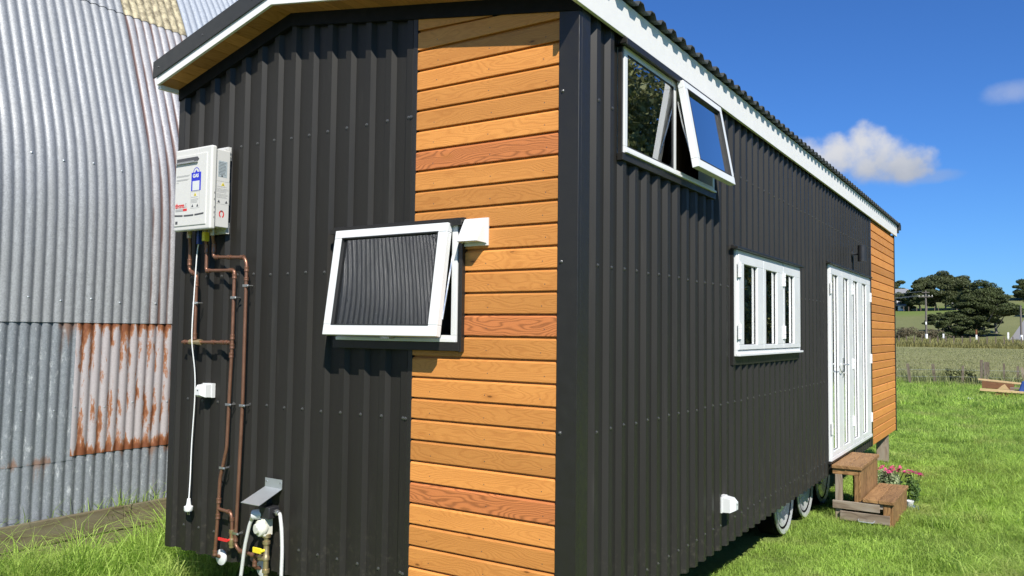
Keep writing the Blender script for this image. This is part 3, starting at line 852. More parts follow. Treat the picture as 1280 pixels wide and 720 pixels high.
# warning stickers: rules of small print and a yellow triangle
def warn(fn, w, hgt, parent):
    mb = MB(fn); mb.mi = 0
    for a0, a1, b0, b1 in ((0, w, 0, .0012), (0, w, hgt-.0012, hgt), (0, .0012, 0, hgt), (w-.0012, w, 0, hgt)): mb.box(a0, a1, 0, .0006, b0, b1)
    z = hgt-.036; k = 0
    while z > .034:
        mb.box(.006, w-.006-.02*random.random(), 0, .0006, z, z+.0022); z -= .0072 if k % 4 else .012; k += 1
    mb.mi = 2
    mb.prism([(w/2-.013, hgt-.028), (w/2+.013, hgt-.028), (w/2, hgt-.006)], 0, .0007, lambda a, b, d: (a, d, b))
    mb.mi = 1; mb.prism([(w/2-.004, hgt-.025), (w/2+.004, hgt-.025), (w/2, hgt-.012)], .0008, .0012, lambda a, b, d: (a, d, b))
    for c in (.22*w, .78*w):
        mb.prism([(c-.010, .008), (c+.010, .008), (c, .026)], 0, .0007, lambda a, b, d: (a, d, b))
    return mb.build('warning_sticker', [M['ink'], M['dink'], M['yellow']], parent)
warn(lambda a, c, b: (HX0+.172+a, FY-c, 2.478+b), .088, .104, cov)
mb = MB()
for i, zz in enumerate((2.688, 2.682, 2.664, 2.658, 2.645)): q(mb, HX0+.026, HX0+.026+(.135, .12, .13, .11, .02)[i], zz, zz+.0022)
mb.build('small_print', M['ink'], cov)
text('brand_text', 'therm', .042, M['rink'], cov, (HX0+.022, FY-.0008, 2.488), (1, 0, 0), (0, 0, 1), bold=.0013, sx=.86)
text('brand_text', 'US', .040, M['ink'], cov, (HX0+.106, FY-.0008, 2.488), (1, 0, 0), (0, 0, 1), sx=.62)
mb = MB(); q(mb, HX0+.024, HX0+.100, 2.466, 2.481); mb.mi = 1; q(mb, HX0+.1005, HX0+.138, 2.466, 2.481); mb.build('brand_bar', [M['ink'], M['rink']], cov)
# right side of the body: rating plate, warning sticker, flame badge
SX = -2.438
mb = MB(); mb.box(SX, SX+.0008, -.112, -.048, 2.672, 2.772); mb.mi = 1
for k in range(9): mb.box(SX+.0009, SX+.0013, -.108, -.055-.01*random.random(), 2.688+k*.009, 2.690+k*.009)
mb.box(SX+.0009, SX+.0013, -.09, -.078, 2.675, 2.683)
mb.build('rating_plate', [M['plate'], M['dink']], heater)
warn(lambda a, c, b: (SX+c, -.124+a, 2.505+b), .098, .142, heater)
mb = MB()
for i in range(16):
    a0, a1 = 2*math.pi*i/16, 2*math.pi*(i+1)/16
    if i in (11, 12): continue
    P_ = [(-.080+r*math.cos(a), 2.443+1.25*r*math.sin(a)) for a, r in ((a0, .012), (a1, .012), (a1, .019), (a0, .019))]
    mb.mi = 1 if i in (3, 4) else 0
    mb.prism(P_, SX, SX+.0008, lambda a, b, d: (d, a, b))
mb.build('flame_badge', [M['rink'], M['dink']], heater)
mb = MB()
for z in (2.56, 2.52, 2.47, 2.44, 2.41): mb.box(HX1-.0005, HX1+.0006, -.146, -.142, z, z+.013)
mb.build('side_vents', M['dink'], cov)['kind'] = 'stuff'
for x, m_, l_ in ((-2.79+.03, 0, .05), (-2.607, 0, .05), (-2.53, 0, .045)):
    mb = MB(); mb.cyl((x, -.07, 2.362), (x, -.07, 2.362-l_), .016, 8); mb.build('pipe_union', M['brass'], heater)
mb = MB(); mb.box(-2.668, -2.648, -.085, -.055, 2.27, 2.361); mb.build('cable_gland', M['blue'], heater)
mb = MB(); mb.box(-2.60, -2.575, -.095, -.06, 2.285, 2.34); mb.build('gas_tag', M['yellow'], heater)

# pipes -----------------------------------------------------------------
def rounded(pts, r=.022, k=5):
    P = [Vector(p) for p in pts]; out = [P[0]]
    for i in range(1, len(P)-1):
        a = (P[i-1]-P[i]); b = (P[i+1]-P[i]); ra = min(r, a.length*.45, b.length*.45)
        A = P[i]+a.normalized()*ra; B = P[i]+b.normalized()*ra
        for j in range(k+1):
            t = j/k; out.append(A*(1-t)**2+P[i]*2*t*(1-t)+B*t*t)
    out.append(P[-1]); return out
PR = .0105; PY = -.048
def pipe_thing(pts, label, fittings=(), clips=(), flange=None, name='copper_pipe'):
    t = thing(name, pts[-1], label, 'pipe', 'copper pipes on the gable wall')
    mb = MB(); mb.tube(rounded(pts), PR, 12); mb.build('tube', M['copper'], t)
    if fittings:
        for p, ax, l_ in fittings:
            mb = MB(); p = Vector(p); ax = Vector(ax)
            mb.lathe(p-ax*l_/2, ax, [(0, PR), (0, PR+.0035), (.004, PR+.0045), (.008, PR+.003), (l_-.008, PR+.003), (l_-.004, PR+.0045), (l_, PR+.0035), (l_, PR)], 14)
            mb.build('fitting', M['copper'], t)
    for x, z in clips:
        mb = MB(); mb.tube([(x, -.0, z), (x+.012, -.03, z)], .0045, 6); mb.box(x-.017, x+.036, PY-.013, PY-.0115, z-.007, z+.007); mb.lathe((x+.027, PY-.014, z), (0, -1, 0), [(-.04, .004), (.002, .005), (.005, .001)], 6)
        mb.build('clip', M['chrome'], t)
    if flange:
        mb = MB(); x, z = flange; mb.lathe((x, .004, z), (0, -1, 0), [(0, .047), (.008, .047), (.013, .03), (.016, .018)], 22); mb.build('wall_flange', M['plastic'], t)
    return t
X_ = (1, 0, 0); Z_ = (0, 0, 1)
pipe_thing([(-2.76, -.07, 2.32), (-2.79+.02, -.055, 2.27), (-2.782, PY, 2.11), (-2.703, PY, 2.075), (-2.705, PY, 1.665)], 'short copper pipe under the left end of the water heater',
           [((-2.778, -.050, 2.16), Z_, .04), ((-2.745, PY, 2.093), (.91, 0, -.4), .03), ((-2.704, PY, 2.02), Z_, .03), ((-2.705, PY, 1.69), Z_, .04)], [(-2.705, 1.90)])
t2 = pipe_thing([(-2.607, -.07, 2.32), (-2.612, PY, 2.26), (-2.612, PY, 2.102), (-2.338, PY, 2.096), (-2.340, PY, 1.66), (-2.362, PY, 1.02), (-2.415, PY, .83), (-2.428, PY, .55), (-2.443, PY, .37), (-2.443, -.0, .35)],
           'copper pipe with a side branch and red valve on the gable wall',
           [((-2.612, PY, 2.24), Z_, .05), ((-2.59, PY, 2.101), X_, .03), ((-2.37, PY, 2.097), X_, .03), ((-2.338, PY, 2.06), Z_, .03), ((-2.340, PY, 1.69), Z_, .03), ((-2.340, PY, 1.635), Z_, .03), ((-2.345, PY, 1.58), Z_, .03), ((-2.420, PY, .70), Z_, .03), ((-2.424, PY, .605), Z_, .03), ((-2.441, PY, .385), Z_, .03)],
           [(-2.338, 1.93), (-2.356, 1.283), (-2.395, .90)], (-2.443, .348))
mb = MB(); mb.tube(rounded([(-2.420, PY, .650), (-2.305, PY, .643), (-2.293, PY, .60), (-2.290, PY, .52)]), PR, 12); mb.lathe((-2.292, PY, .615), (0, 0, -1), [(0, .014), (.02, .014)], 12); mb.lathe((-2.335, PY, .645), X_, [(0, .0105), (0, .014), (.02, .014), (.02, .0105)], 12)
mb.build('branch', M['copper'], t2)
mb = MB(); mb.lathe((-2.290, PY, .545), (0, 0, -1), [(0, .012), (0, .017), (.02, .018), (.025, .014), (.05, .014), (.055, .019), (.085, .019), (.09, .015), (.105, .015), (.105, .001)], 12)
v = mb.build('valve', M['brass'], t2)
mb = MB(); mb.box(-2.375, -2.30, PY-.034, PY-.026, .478, .494); mb.tube([(-2.292, PY, .486), (-2.292, PY-.034, .486)], .008, 8); mb.build('valve_handle', M['red'], v)
pipe_thing([(-2.53, -.07, 2.32), (-2.542, PY, 2.26), (-2.545, PY, 2.185), (-2.25, PY, 2.172), (-2.228, PY, 2.13), (-2.228, PY, 1.32), (-2.256, PY, .46), (-2.22, PY, .432), (-2.015, PY, .424)],
           'copper pipe running to the gas riser, rightmost of the tall pipes on the gable wall',
           [((-2.542, PY, 2.24), Z_, .05), ((-2.51, PY, 2.183), X_, .03), ((-2.39, PY, 2.178), X_, .03), ((-2.27, PY, 2.173), X_, .03), ((-2.228, PY, 2.10), Z_, .03), ((-2.228, PY, 2.04), Z_, .02), ((-2.254, PY, .50), Z_, .04), ((-2.20, PY, .431), X_, .03), ((-2.09, PY, .427), X_, .04)],
           [(-2.228, 2.0), (-2.228, 1.285), (-2.252, .53)])
pipe_thing([(-2.078, PY, .420), (-2.080, PY, .355), (-2.072, .0, .345)], 'short copper stub ending at a white wall flange beside the gas riser', [((-2.079, PY, .38), Z_, .03)], (), (-2.07, .343))
pipe_thing([(-2.828, PY, 1.651), (-2.355, PY, 1.657)], 'short horizontal copper pipe with brass nuts joining two tall pipes',
           [((-2.80+.045*k, PY, 1.6515), X_, .022) for k in (0, 1)]+[((-2.43, PY, 1.656), X_, .03), ((-2.39, PY, 1.6565), X_, .02), ((-2.52, PY, 1.655), X_, .03)])
mb = MB(); mb.lathe((-2.745, PY-.002, 1.653), X_, [(0, .014), (0, .018), (.03, .018), (.035, .014), (.07, .014), (.075, .019), (.11, .019), (.11, .012)], 8)
o = mb.build('brass_union', M['brass'], None, (-2.7, PY, 1.653)); setp(o, 'brass union in the middle of the short horizontal copper pipe', 'pipe fitting')

# power cord with plug
mb = MB(); mb.tube(rounded([(-2.66, -.07, 2.30), (-2.700, -.055, 2.22), (-2.703, -.07, 1.80), (-2.708, -.068, 1.66), (-2.712, -.03, 1.45), (-2.722, -.02, 1.29), (-2.748, -.015, .99), (-2.742, -.02, .80), (-2.736, -.03, .66)], .1), .0037, 8)
cord = mb.build('power_cord', M['cord'], heater)
mb = MB(); mb.lathe((-2.736, -.03, .672), (0, 0, -1), [(0, .005), (.002, .010), (.03, .013), (.045, .016), (.050, .027), (.072, .028), (.080, .022), (.082, .001)], 16)
mb.build('plug', M['cord'], cord)
for dx, dz in ((-.008, 0), (.008, 0), (0, .008)):
    mb = MB(); mb.box(-2.736+dx-.003, -2.736+dx+.003, -.031+dz*1., -.0295+dz, .570, .592); mb.build('plug_pin', M['chrome'], cord)

# gas regulator set
o = None
mb = MB()
sx0, sx1 = -2.060, -1.915
mb.box(sx0, sx1, -.006, -.0045, .818, .872)
mb.hexa([(sx0, -.0045, .818), (sx1, -.0045, .818), (sx1+.004, -.172, .752), (sx0-.004, -.172, .752), (sx0, -.006, .8205), (sx1, -.006, .8205), (sx1+.004, -.173, .7545), (sx0-.004, -.173, .7545)])
mb.mi = 1
for x in (sx0+.014, sx1-.014): mb.lathe((x, -.006, .853), (0, -1, 0), [(0, .007), (.003, .006), (.005, .001)], 6)
o = mb.build('rain_shield', [M['zinc'], M['chrome']], None, (-1.99, 0, .818)); setp(o, 'bent zinc sheet shield above the gas regulator', 'shield')
reg = thing('gas_regulator', (-1.97, -.06, .30), 'white and cream gas regulator on a brass riser with yellow tap', 'gas regulator')
mb = MB(); mb.box(-2.0, -1.915, -.095, -.02, .662, .728); mb.cyl((-1.915, -.06, .70), (-1.885, -.06, .70), .017, 8); mb.cyl((-1.985, -.07, .665), (-1.985, -.07, .61), .020, 12); mb.build('changeover_block', M['black'], reg, bevel=.004)
mb = MB(); mb.lathe((-1.995, -.07, .680), (-1, -.45, -.12), [(0, .028), (.03, .030), (.06, .028), (.065, .022), (.068, .001)], 20); mb.build('gauge_knob', M['plastic'], reg)
mb = MB(); mb.lathe((-1.985, -.05, .602), (-.25, -1, .0), [(0, .030), (.02, .046), (.035, .048), (.05, .046), (.055, .030), (.07, .028), (.072, .001)], 24); mb.box(-2.0, -1.955, -.09, -.03, .56, .66); mb.build('regulator_body', M['cream'], reg, bevel=.003)
mb = MB(); mb.box(-1.99, -1.972, -.1235, -.122, .595, .612); mb.build('regulator_plate', M['ink'], reg)
mb = MB(); mb.lathe((-1.970, -.06, .572), (0, 0, -1), [(0, .012), (.004, .024), (.022, .024), (.026, .015), (.04, .015), (.044, .022), (.06, .022), (.062, .016), (.125, .016), (.13, .02), (.15, .02), (.152, .015), (.2, .015), (.202, .021), (.222, .021), (.225, .014), (.30, .014), (.30, .001)], 14)
mb.cyl((-2.02, PY-.006, .425), (-1.97, -.06, .425), .016, 10); mb.cyl((-2.035, PY, .425), (-2.012, PY-.003, .425), .02, 6)
mb.build('riser', M['brass'], reg)
mb = MB(); mb.box(-2.045, -1.975, -.098, -.088, .460, .492); mb.cyl((-1.972, -.06, .477), (-1.975, -.098, .477), .010, 8); mb.build('tap_handle', M['yellow'], reg, bevel=.003)
for pts, lab in (([(-2.045, -.098, .660), (-2.070, -.10, .62), (-2.115, -.095, .48), (-2.150, -.085, .32), (-2.17, -.10, .12), (-2.16, -.16, .012)], 'pale braided gas hose curving down left of the brass riser'),
                 ([(-1.885, -.06, .70), (-1.862, -.062, .696), (-1.842, -.065, .62), (-1.832, -.065, .50), (-1.830, -.07, .30), (-1.85, -.10, .10), (-1.80, -.16, .012)], 'pale braided gas hose hanging down right of the brass riser')):
    t = thing('gas_hose', pts[-1], lab, 'hose', 'hoses of the gas regulator')
    mb = MB(); mb.tube(rounded(pts, .05), .0105, 12); mb.build('hose_tube', M['hose'], t)
    mb = MB(); d = (Vector(pts[1])-Vector(pts[0])).normalized(); mb.lathe(Vector(pts[0])-d*.012, d, [(0, .013), (.0, .017), (.018, .017), (.02, .013), (.034, .013)], 8); mb.build('hose_nut', M['chrome'], t)

# ------------------------------------------------------------------ steps, post, flowers
steps = thing('wooden_steps', (.32, 5.85, -.1), 'two-tread brown wooden steps below the folding door', 'steps')
def part(name, mat, boxes, parent=steps, bevel=.004, **k):
    mb = MB()
    for b in boxes: mb.box(*b[:6], **(b[6] if len(b) > 6 else {}))
    return mb.build(name, mat, parent, bevel=bevel, **k)
for b in ((.032, .172, 5.315, 6.385, .418, .450), (.176, .314, 5.318, 6.388, .418, .451), (.318, .456, 5.305, 6.345, .118, .150), (.460, .602, 5.302, 6.350, .118, .1505)): part('tread', M['step'], [b])
for i in range(8):
    part('riser_plank', M['step'], [(.278, .300, 5.335+i*.1275, 5.335+i*.1275+.125, .112+random.uniform(-.004, .004), .417)])
    part('riser_plank', M['step'], [(.566, .588, 5.335+i*.1255, 5.335+i*.1255+.123, -.12+random.uniform(-.01, .01), .117)])
part('side_board', M['grey'], [(.040, .470, 5.305, 5.328, .030, .108), ], label='upper weathered grey side board')
part('side_board', M['grey'], [(.110, .560, 5.298, 5.320, -.075, .012), ], label='lower weathered grey side board')
part('apron', M['step'], [(.036, .276, 5.335, 5.36, .362, .4175)]); part('apron', M['step'], [(.036, .276, 6.33, 6.355, .362, .4175)])
part('leg', M['step'], [(.24, .277, 5.33, 5.40, -.12, .361)])
part('leg', M['grey'], [(.06, .125, 5.335, 5.385, -.12, .361)])
part('leg', M['step'], [(.06, .11, 6.28, 6.33, -.12, .361)])
part('leg', M['step'], [(.50, .565, 5.325, 5.39, -.12, .1175)])
part('leg', M['step'], [(.50, .565, 6.27, 6.33, -.12, .1175)])
part('bearer', M['grey'], [(.30, .56, 5.332, 5.36, .060, .1175)]); part('bearer', M['grey'], [(.30, .56, 6.30, 6.325, .060, .1175)])
mb = MB(); mb.tube(rounded([(.28, 5.296, -.05), (.285, 5.25, -.062), (.42, 5.25, -.062), (.425, 5.296, -.05)], .02), .006, 8)
o = mb.build('carry_handle', M['zinc'], steps)

mb = MB(); mb.box(-.19, -.04, 9.55, 9.65, -.15, .395); mb.box(-.21, -.10, 9.66, 9.70, -.15, .39)
o = mb.build('support_post', M['grey'], None, (-.11, 9.6, -.1)); setp(o, 'short timber prop post under the far cedar corner', 'post')

def leaves(n, centers, radii, size, flat=.35, shell=.55, aspect=.5, up=.3):
    """leaf quads scattered through clumps; returns V, F, tone"""
    C_ = np.asarray(centers); Rr = np.asarray(radii)
    k = RNG.integers(0, len(C_), n)
    d = RNG.normal(size=(n, 3)); d /= np.linalg.norm(d, axis=1)[:, None]
    rad = shell+(1-shell)*RNG.random(n)**.5
    rad = np.where(RNG.random(n) < .25, RNG.random(n), rad)
    p = C_[k]+d*Rr[k]*rad[:, None]
    nn = d*.6+RNG.normal(size=(n, 3))*.7+np.array([0, 0, up]); nn /= np.linalg.norm(nn, axis=1)[:, None]
    a = np.cross(nn, RNG.normal(size=(n, 3))); a /= np.linalg.norm(a, axis=1)[:, None]
    b = np.cross(nn, a)
    s = size*(.6+.8*RNG.random(n))[:, None]
    V = np.stack([p-a*s, p-b*s*aspect, p+a*s, p+b*s*aspect], 1)
    V[:, 1] -= nn*s*.15; V[:, 3] -= nn*s*.15
    tone = np.clip(.5+.22*RNG.normal(size=n)+.25*(RNG.random(len(C_))[k]-.5), 0, 1)
    F = np.arange(4*n).reshape(n, 4)
    return V.reshape(-1, 3), F, np.repeat(tone, 4)
def flower_clump(c, r, nleaf, nflower, lm, pm, label, cat, fsize, hgt, stems=False):
    t = thing('flower_plant', c, label, cat)
    cc = np.array(c)
    cents = cc+np.array([[RNG.normal()*r*.4, RNG.normal()*r*.4, hgt*.3+RNG.random()*hgt*.35] for _ in range(7)])
    V, F, tn = leaves(nleaf, cents, np.tile([r*.5, r*.5, hgt*.35], (7, 1)), .022)
    npmesh('foliage', V, F, lm, tn, t)
    mb = MB(); 
    for i in range(nflower):
        x, y = cc[0]+RNG.normal()*r*.5, cc[1]+RNG.normal()*r*.55; z = cc[2]+hgt*(.85+.2*RNG.random())
        mb.tube([(cc[0]+(x-cc[0])*.4, cc[1]+(y-cc[1])*.4, cc[2]+hgt*.3), (x, y, z)], .003, 5)
    mb.build('stems', M['leaf3'], t)
    for i in range(0, len(mb.v), 10):
        tip = Vector(mb.v[i+5]); mb2 = MB()
        for k in range(9):
            a = 2*math.pi*k/9+RNG.random()*.5; d = Vector((math.cos(a), math.sin(a), .35*RNG.normal())); sd = Vector((-math.sin(a), math.cos(a), 0))*fsize*.45
            p = tip+Vector((0, 0, fsize*.25*RNG.random()))
            mb2.add([tuple(p), tuple(p+d*fsize*.6+sd), tuple(p+d*fsize), tuple(p+d*fsize*.6-sd)], [(0, 1, 2, 3)])
        mb2.build('flower_head', pm, t)
    return t
flower_clump((.33, 6.90, -.1), .20, 1700, 24, M['leafv'], M['petal'], 'bushy pale-leaved plant with bright pink flowers behind the steps', 'flowers', .030, .33)
flower_clump((.61, 6.72, -.1), .09, 260, 4, M['leaf3'], M['petal2'], 'small leafy plant with a few magenta flowers right of the steps', 'flowers', .040, .34)
t = thing('plant_pot', (.585, 6.42, -.1), 'small white and blue plant pot on the grass beside the lower step', 'plant pot')
mb = MB(); mb.lathe((.60, 6.42, -.11), (0, 0, 1), [(0, .03), (.075, .042), (.08, .046), (.09, .046), (.09, .038), (.07, .036)], 18); mb.build('pot', M['plastic'], t)
mb = MB(); mb.hexa([(.60, 6.36, -.1), (.70, 6.38, -.1), (.69, 6.50, -.1), (.60, 6.47, -.1), (.615, 6.375, -.065), (.685, 6.39, -.075), (.68, 6.485, -.075), (.615, 6.455, -.06)]); mb.build('tray', M['blue'], t, bevel=.006)

# ------------------------------------------------------------------ THE CORRUGATED SHED
XB = -4.60
SZ = np.array([-.25, .3, .7, 1.78, 2.3, 2.75, 3.13, 3.36, 3.84, 4.47, 5.0, 5.5, 6.0, 6.5, 6.95, 7.22, 7.30])
SD = np.array([-.045, -.04, -.036, -.006, .004, -.004, -.052, -.115, -.275, -.50, -.745, -1.06, -1.48, -2.07, -2.95, -3.8, -4.2])
fine_z = np.concatenate([np.linspace(-.25, 6.9, 130)])
sdx = np.interp(np.linspace(-.25, 7.3, 400), SZ, SD)
ker = np.hanning(31); ker /= ker.sum()
pad = np.pad(sdx, 15, mode='edge'); sdx = np.convolve(pad, ker, 'valid')
prof_dx = lambda z: np.interp(z, np.linspace(-.25, 7.3, 400), sdx)
PITCH = .0802
shed = thing('corrugated_shed', (-8.8, 0, 0), 'large curved grey corrugated iron shed standing left of the tiny house', 'shed')
def sheet(name, y0, y1, z0, z1, off, mat, label=None, amp=.0080, mirror=False, scr=()):
    nz = max(4, int((z1-z0)/.09)); zz = np.linspace(z0, z1, nz+1)
    yy = np.arange(y0, y1+.001, PITCH/10)
    dx = prof_dx(zz); e = .01
    tx = prof_dx(zz+e)-prof_dx(zz-e); ln = np.hypot(tx, 2*e)
    nxx, nzz = 2*e/ln, -tx/ln                         # outward normal (+x)
    ph = yy/PITCH*2*math.pi
    cor = amp*(2*(.5+.5*np.sin(ph))**.60-1)
    h = off+cor[None, :]+.002*np.sin(yy*1.7+zz[:, None]*1.3)
    Xv = XB+dx[:, None]+nxx[:, None]*h; Zv = zz[:, None]+nzz[:, None]*h
    Yv = np.broadcast_to(yy[None], Xv.shape)
    Yv = Yv+.0*Xv
    if mirror: Xv = 2*(-8.8)-Xv
    gro = np.broadcast_to((.5-.5*np.sin(ph))[None], Xv.shape)
    ed = np.maximum(np.exp(-(zz-z0)/.05), np.exp(-(z1-zz)/.07)); ed = np.broadcast_to(ed[:, None], Xv.shape)
    V = np.stack([Xv, Yv, Zv], -1).reshape(-1, 3); m = len(yy)
    ii = (np.arange(nz)[:, None]*m+np.arange(m-1)[None]).ravel()
    o = npmesh(name, V, np.stack([ii, ii+1, ii+m+1, ii+m], 1), mat, parent=shed, smooth=True, extra={'groove': gro.ravel(), 'edge': ed.ravel()})
    if label: o['label'] = label
    if len(scr):
        mb = MB()
        for zc in scr:
            yc = y0+PITCH*1.25
            k0 = math.ceil(y0/PITCH)
            for k in range(k0, int(y1/PITCH), 3):
                yq = (k+.25)*PITCH
                if not (y0+.02 < yq < y1-.02): continue
                zq = zc+.012*math.sin(k*5.1); xq = XB+prof_dx(zq)+off+amp
                mb.lathe((xq-.003, yq, zq), (1, 0, 0), [(0, .010), (.003, .010), (.006, .006), (.008, .001)], 7)
        mb.build('roof_screws', M['zinc'], o)['kind'] = 'stuff'
    return o
YA, YBk = -11.0, 9.6
sheet('wall_sheet', YA, YBk, -.25, .735, 0, M['galv_low'], 'bottom row of stained wall sheets')
sheet('wall_sheet', YA, .262, .690, 1.80, .0035, M['galv_low'], 'middle row of dull grey wall sheets', scr=(1.1,))
sheet('wall_sheet', .240, 1.04, .722, 1.80, .0065, M['galv_rust'], 'rust-blotched pinkish wall sheet', scr=(1.1,))
sheet('wall_sheet', 1.03, 1.85, .722, 1.80, .0095, M['galv_rust'], 'rust-stained wall sheet nearest the house', scr=(1.1,))
sheet('wall_sheet', 1.84, YBk, .690, 1.80, .0035, M['galv_low'])
sheet('roof_sheet', YA, .86, 1.772, 4.60, .0125, M['galv'], 'large clean grey curved sheets', scr=(1.95, 3.05))
sheet('roof_sheet', .84, 1.90, 1.773, 4.60, .0155, M['galv_groove'], 'curved sheet with brown streaks in its valleys', scr=(1.95,))
sheet('roof_sheet', 1.88, YBk, 1.772, 4.60, .0125, M['galv'])
sheet('roof_sheet', YA, .86, 4.565, 7.28, .0185, M['galv'], 'upper row of pale grey roof sheets')
sheet('roof_sheet', .84, 1.50, 4.565, 7.28, .0215, M['galv_lichen'], 'yellow-brown lichen covered roof sheet')
sheet('roof_sheet', 1.49, YBk, 4.55, 7.28, .024, M['galv_new'], 'newer pale roof sheets')
sheet('wall_sheet', YA, YBk, -.25, 7.28, .0, M['galv'], mirror=True)
for ye in (YA+.05, YBk-.05):
    poly = [(XB+prof_dx(z)-.05, z) for z in np.linspace(-.25, 7.2, 24)]; poly = poly+[(2*-8.8-x, z) for x, z in reversed(poly)]
    mb = MB(); mb.prism(poly, ye-.03, ye+.03, lambda a, b, d: (a, d, b)); mb.build('end_wall', M['galv_low'], shed)
mb = MB(); mb.box(-4.575, -4.572, -.317, -.300, .05, 1.2); mb.build('painted_strip', M['yellow'], shed) if False else None

o = None
mb = MB(); mb.box(-4.520, -4.478, -9.0, .62, .110, .292, along=1); mb.box(-4.520, -4.478, .624, 6.0, .104, .288, along=1)
o = mb.build('timber_edging', M['edging'], None, (-4.5, -1.5, .1), bevel=.004); setp(o, 'upper weathered edging board along the foot of the corrugated shed', 'edging board')
mb = MB(); mb.box(-4.528, -4.488, -9.0, 1.0, -.12, .098, along=1); mb.box(-4.528, -4.488, 1.004, 6.0, -.12, .092, along=1)
o = mb.build('timber_edging', M['edging'], None, (-4.5, -1.5, -.1), bevel=.004); setp(o, 'lower edging board half buried in tall grass beneath the upper board', 'edging board')

# ------------------------------------------------------------------ GRASS
def blades(P, hgt, wid, lean=.5):
    n = len(P)
    az = RNG.random(n)*2*math.pi
    d = np.stack([np.cos(az), np.sin(az), np.zeros(n)], 1); s = np.stack([-np.sin(az), np.cos(az), np.zeros(n)], 1)
    fa = RNG.random(n)*2*math.pi; s = np.stack([np.cos(fa), np.sin(fa), np.zeros(n)], 1)
    l = lean*(.3+RNG.random(n))
    H = hgt[:, None]; w = wid[:, None]; up = np.array([0, 0, 1.])
    b0 = P-s*w; b1 = P+s*w
    m = P+d*H*l[:, None]*.28+up*H*.58; m0 = m-s*w*.75; m1 = m+s*w*.75
    t = P+d*H*l[:, None]*.95+up*H*(1-.32*l[:, None])
    V = np.stack([b0, b1, m1, m0, t], 1).reshape(-1, 3)
    i = np.arange(n)*5
    return V, np.stack([i, i+1, i+2, i+3], 1), np.stack([i+3, i+2, i+4], 1)
def vnoise(x, y, sc, seed):
    g = np.random.default_rng(seed).random((64, 64)); u = (x/sc) % 64; v = (y/sc) % 64
    i, j = u.astype(int), v.astype(int); fu, fv = u-i, v-j; fu = fu*fu*(3-2*fu); fv = fv*fv*(3-2*fv)
    i1, j1 = (i+1) % 64, (j+1) % 64; i %= 64; j %= 64
    return (g[i, j]*(1-fu)+g[i1, j]*fu)*(1-fv)+(g[i, j1]*(1-fu)+g[i1, j1]*fu)*fv
def scatter(x0, x1, y0, y1, dens):
    n = int((x1-x0)*(y1-y0)*dens); return RNG.uniform(x0, x1, n), RNG.uniform(y0, y1, n)
AV, A4, A3, AT = [], [], [], []
def lawn(x, y, hscale, wscale, lean=.55, tall=None):
    keep = ~((x > -2.95) & (x < -.30) & (y > .02) & (y < 10.05)) & ~((x > .04) & (x < .59) & (y > 5.32) & (y < 6.37)) & (x > -4.47) & ~((x < -.19) & (x > -.45) & (np.abs(y-5.24) < 1.2))
    x, y = x[keep], y[keep]
    p = vnoise(x, y, .22, 1)*.7+vnoise(x, y, 1.1, 2)*.5
    h = hscale(x, y)*(.30+1.05*p)*(.5+.85*RNG.random(len(x)))
    w = wscale(x, y)*(.7+.6*RNG.random(len(x)))
    z = gh(x, y)-.01
    V, f4, f3 = blades(np.stack([x, y, z], 1), h, w, lean)
    tn = np.clip(.38+.6*(vnoise(x, y, .5, 3)-.4)+.5*(vnoise(x, y, .12, 13)-.5)+.22*RNG.normal(size=len(x)), 0, 1)
    b = sum(len(v) for v in AV)
    AV.append(V); A4.append(f4+b); A3.append(f3+b); AT.append(np.repeat(tn, 5))
path = lambda x, y: np.clip((x-1.05+.25*np.sin(y*.8))/.7, 0, 1)          # mown near the house, longer further out
hs = lambda x, y: .068+.125*path(x, y)*np.clip((16-y)/6, .3, 1)
x, y = scatter(-.7, 2.3, .9, 4.2, 9000); lawn(x, y, hs, lambda x, y: .0026+.0012*path(x, y), .85)
x, y = scatter(-.7, 2.6, 4.2, 8., 6500); lawn(x, y, hs, lambda x, y: .0030+.0014*path(x, y), .85)
x, y = scatter(-.5, 3., 8., 13., 3400); lawn(x, y, lambda x, y: hs(x, y)*1.05, lambda x, y: np.full(len(x), .0045), .85)
x, y = scatter(-4.5, 3.5, 12.6, 20., 1300); lawn(x, y, lambda x, y: .085+.04*vnoise(x, y, .9, 9), lambda x, y: np.full(len(x), .0065))
x, y = scatter(-6.5, 3.8, 20., 33., 650); lawn(x, y, lambda x, y: .13+.10*vnoise(x, y, 1.3, 8), lambda x, y: np.full(len(x), .011))
x, y = scatter(2.3, 7., -1., 12., 600); lawn(x, y, lambda x, y: .13+0*x, lambda x, y: np.full(len(x), .006))
x, y = scatter(-3.1, 2.3, -3.5, .9, 1000); lawn(x, y, lambda x, y: .08+0*x, lambda x, y: np.full(len(x), .004))
cl = 420; cx0, cy0 = RNG.uniform(.85, 2.9, cl), 1.8+RNG.random(cl)**1.3*13
kx = np.repeat(cx0, 46); ky = np.repeat(cy0, 46)
lawn(kx+RNG.normal(size=len(kx))*.055, ky+RNG.normal(size=len(kx))*.055, lambda x, y: .21+0*x, lambda x, y: np.full(len(x), .0036), 1.2)
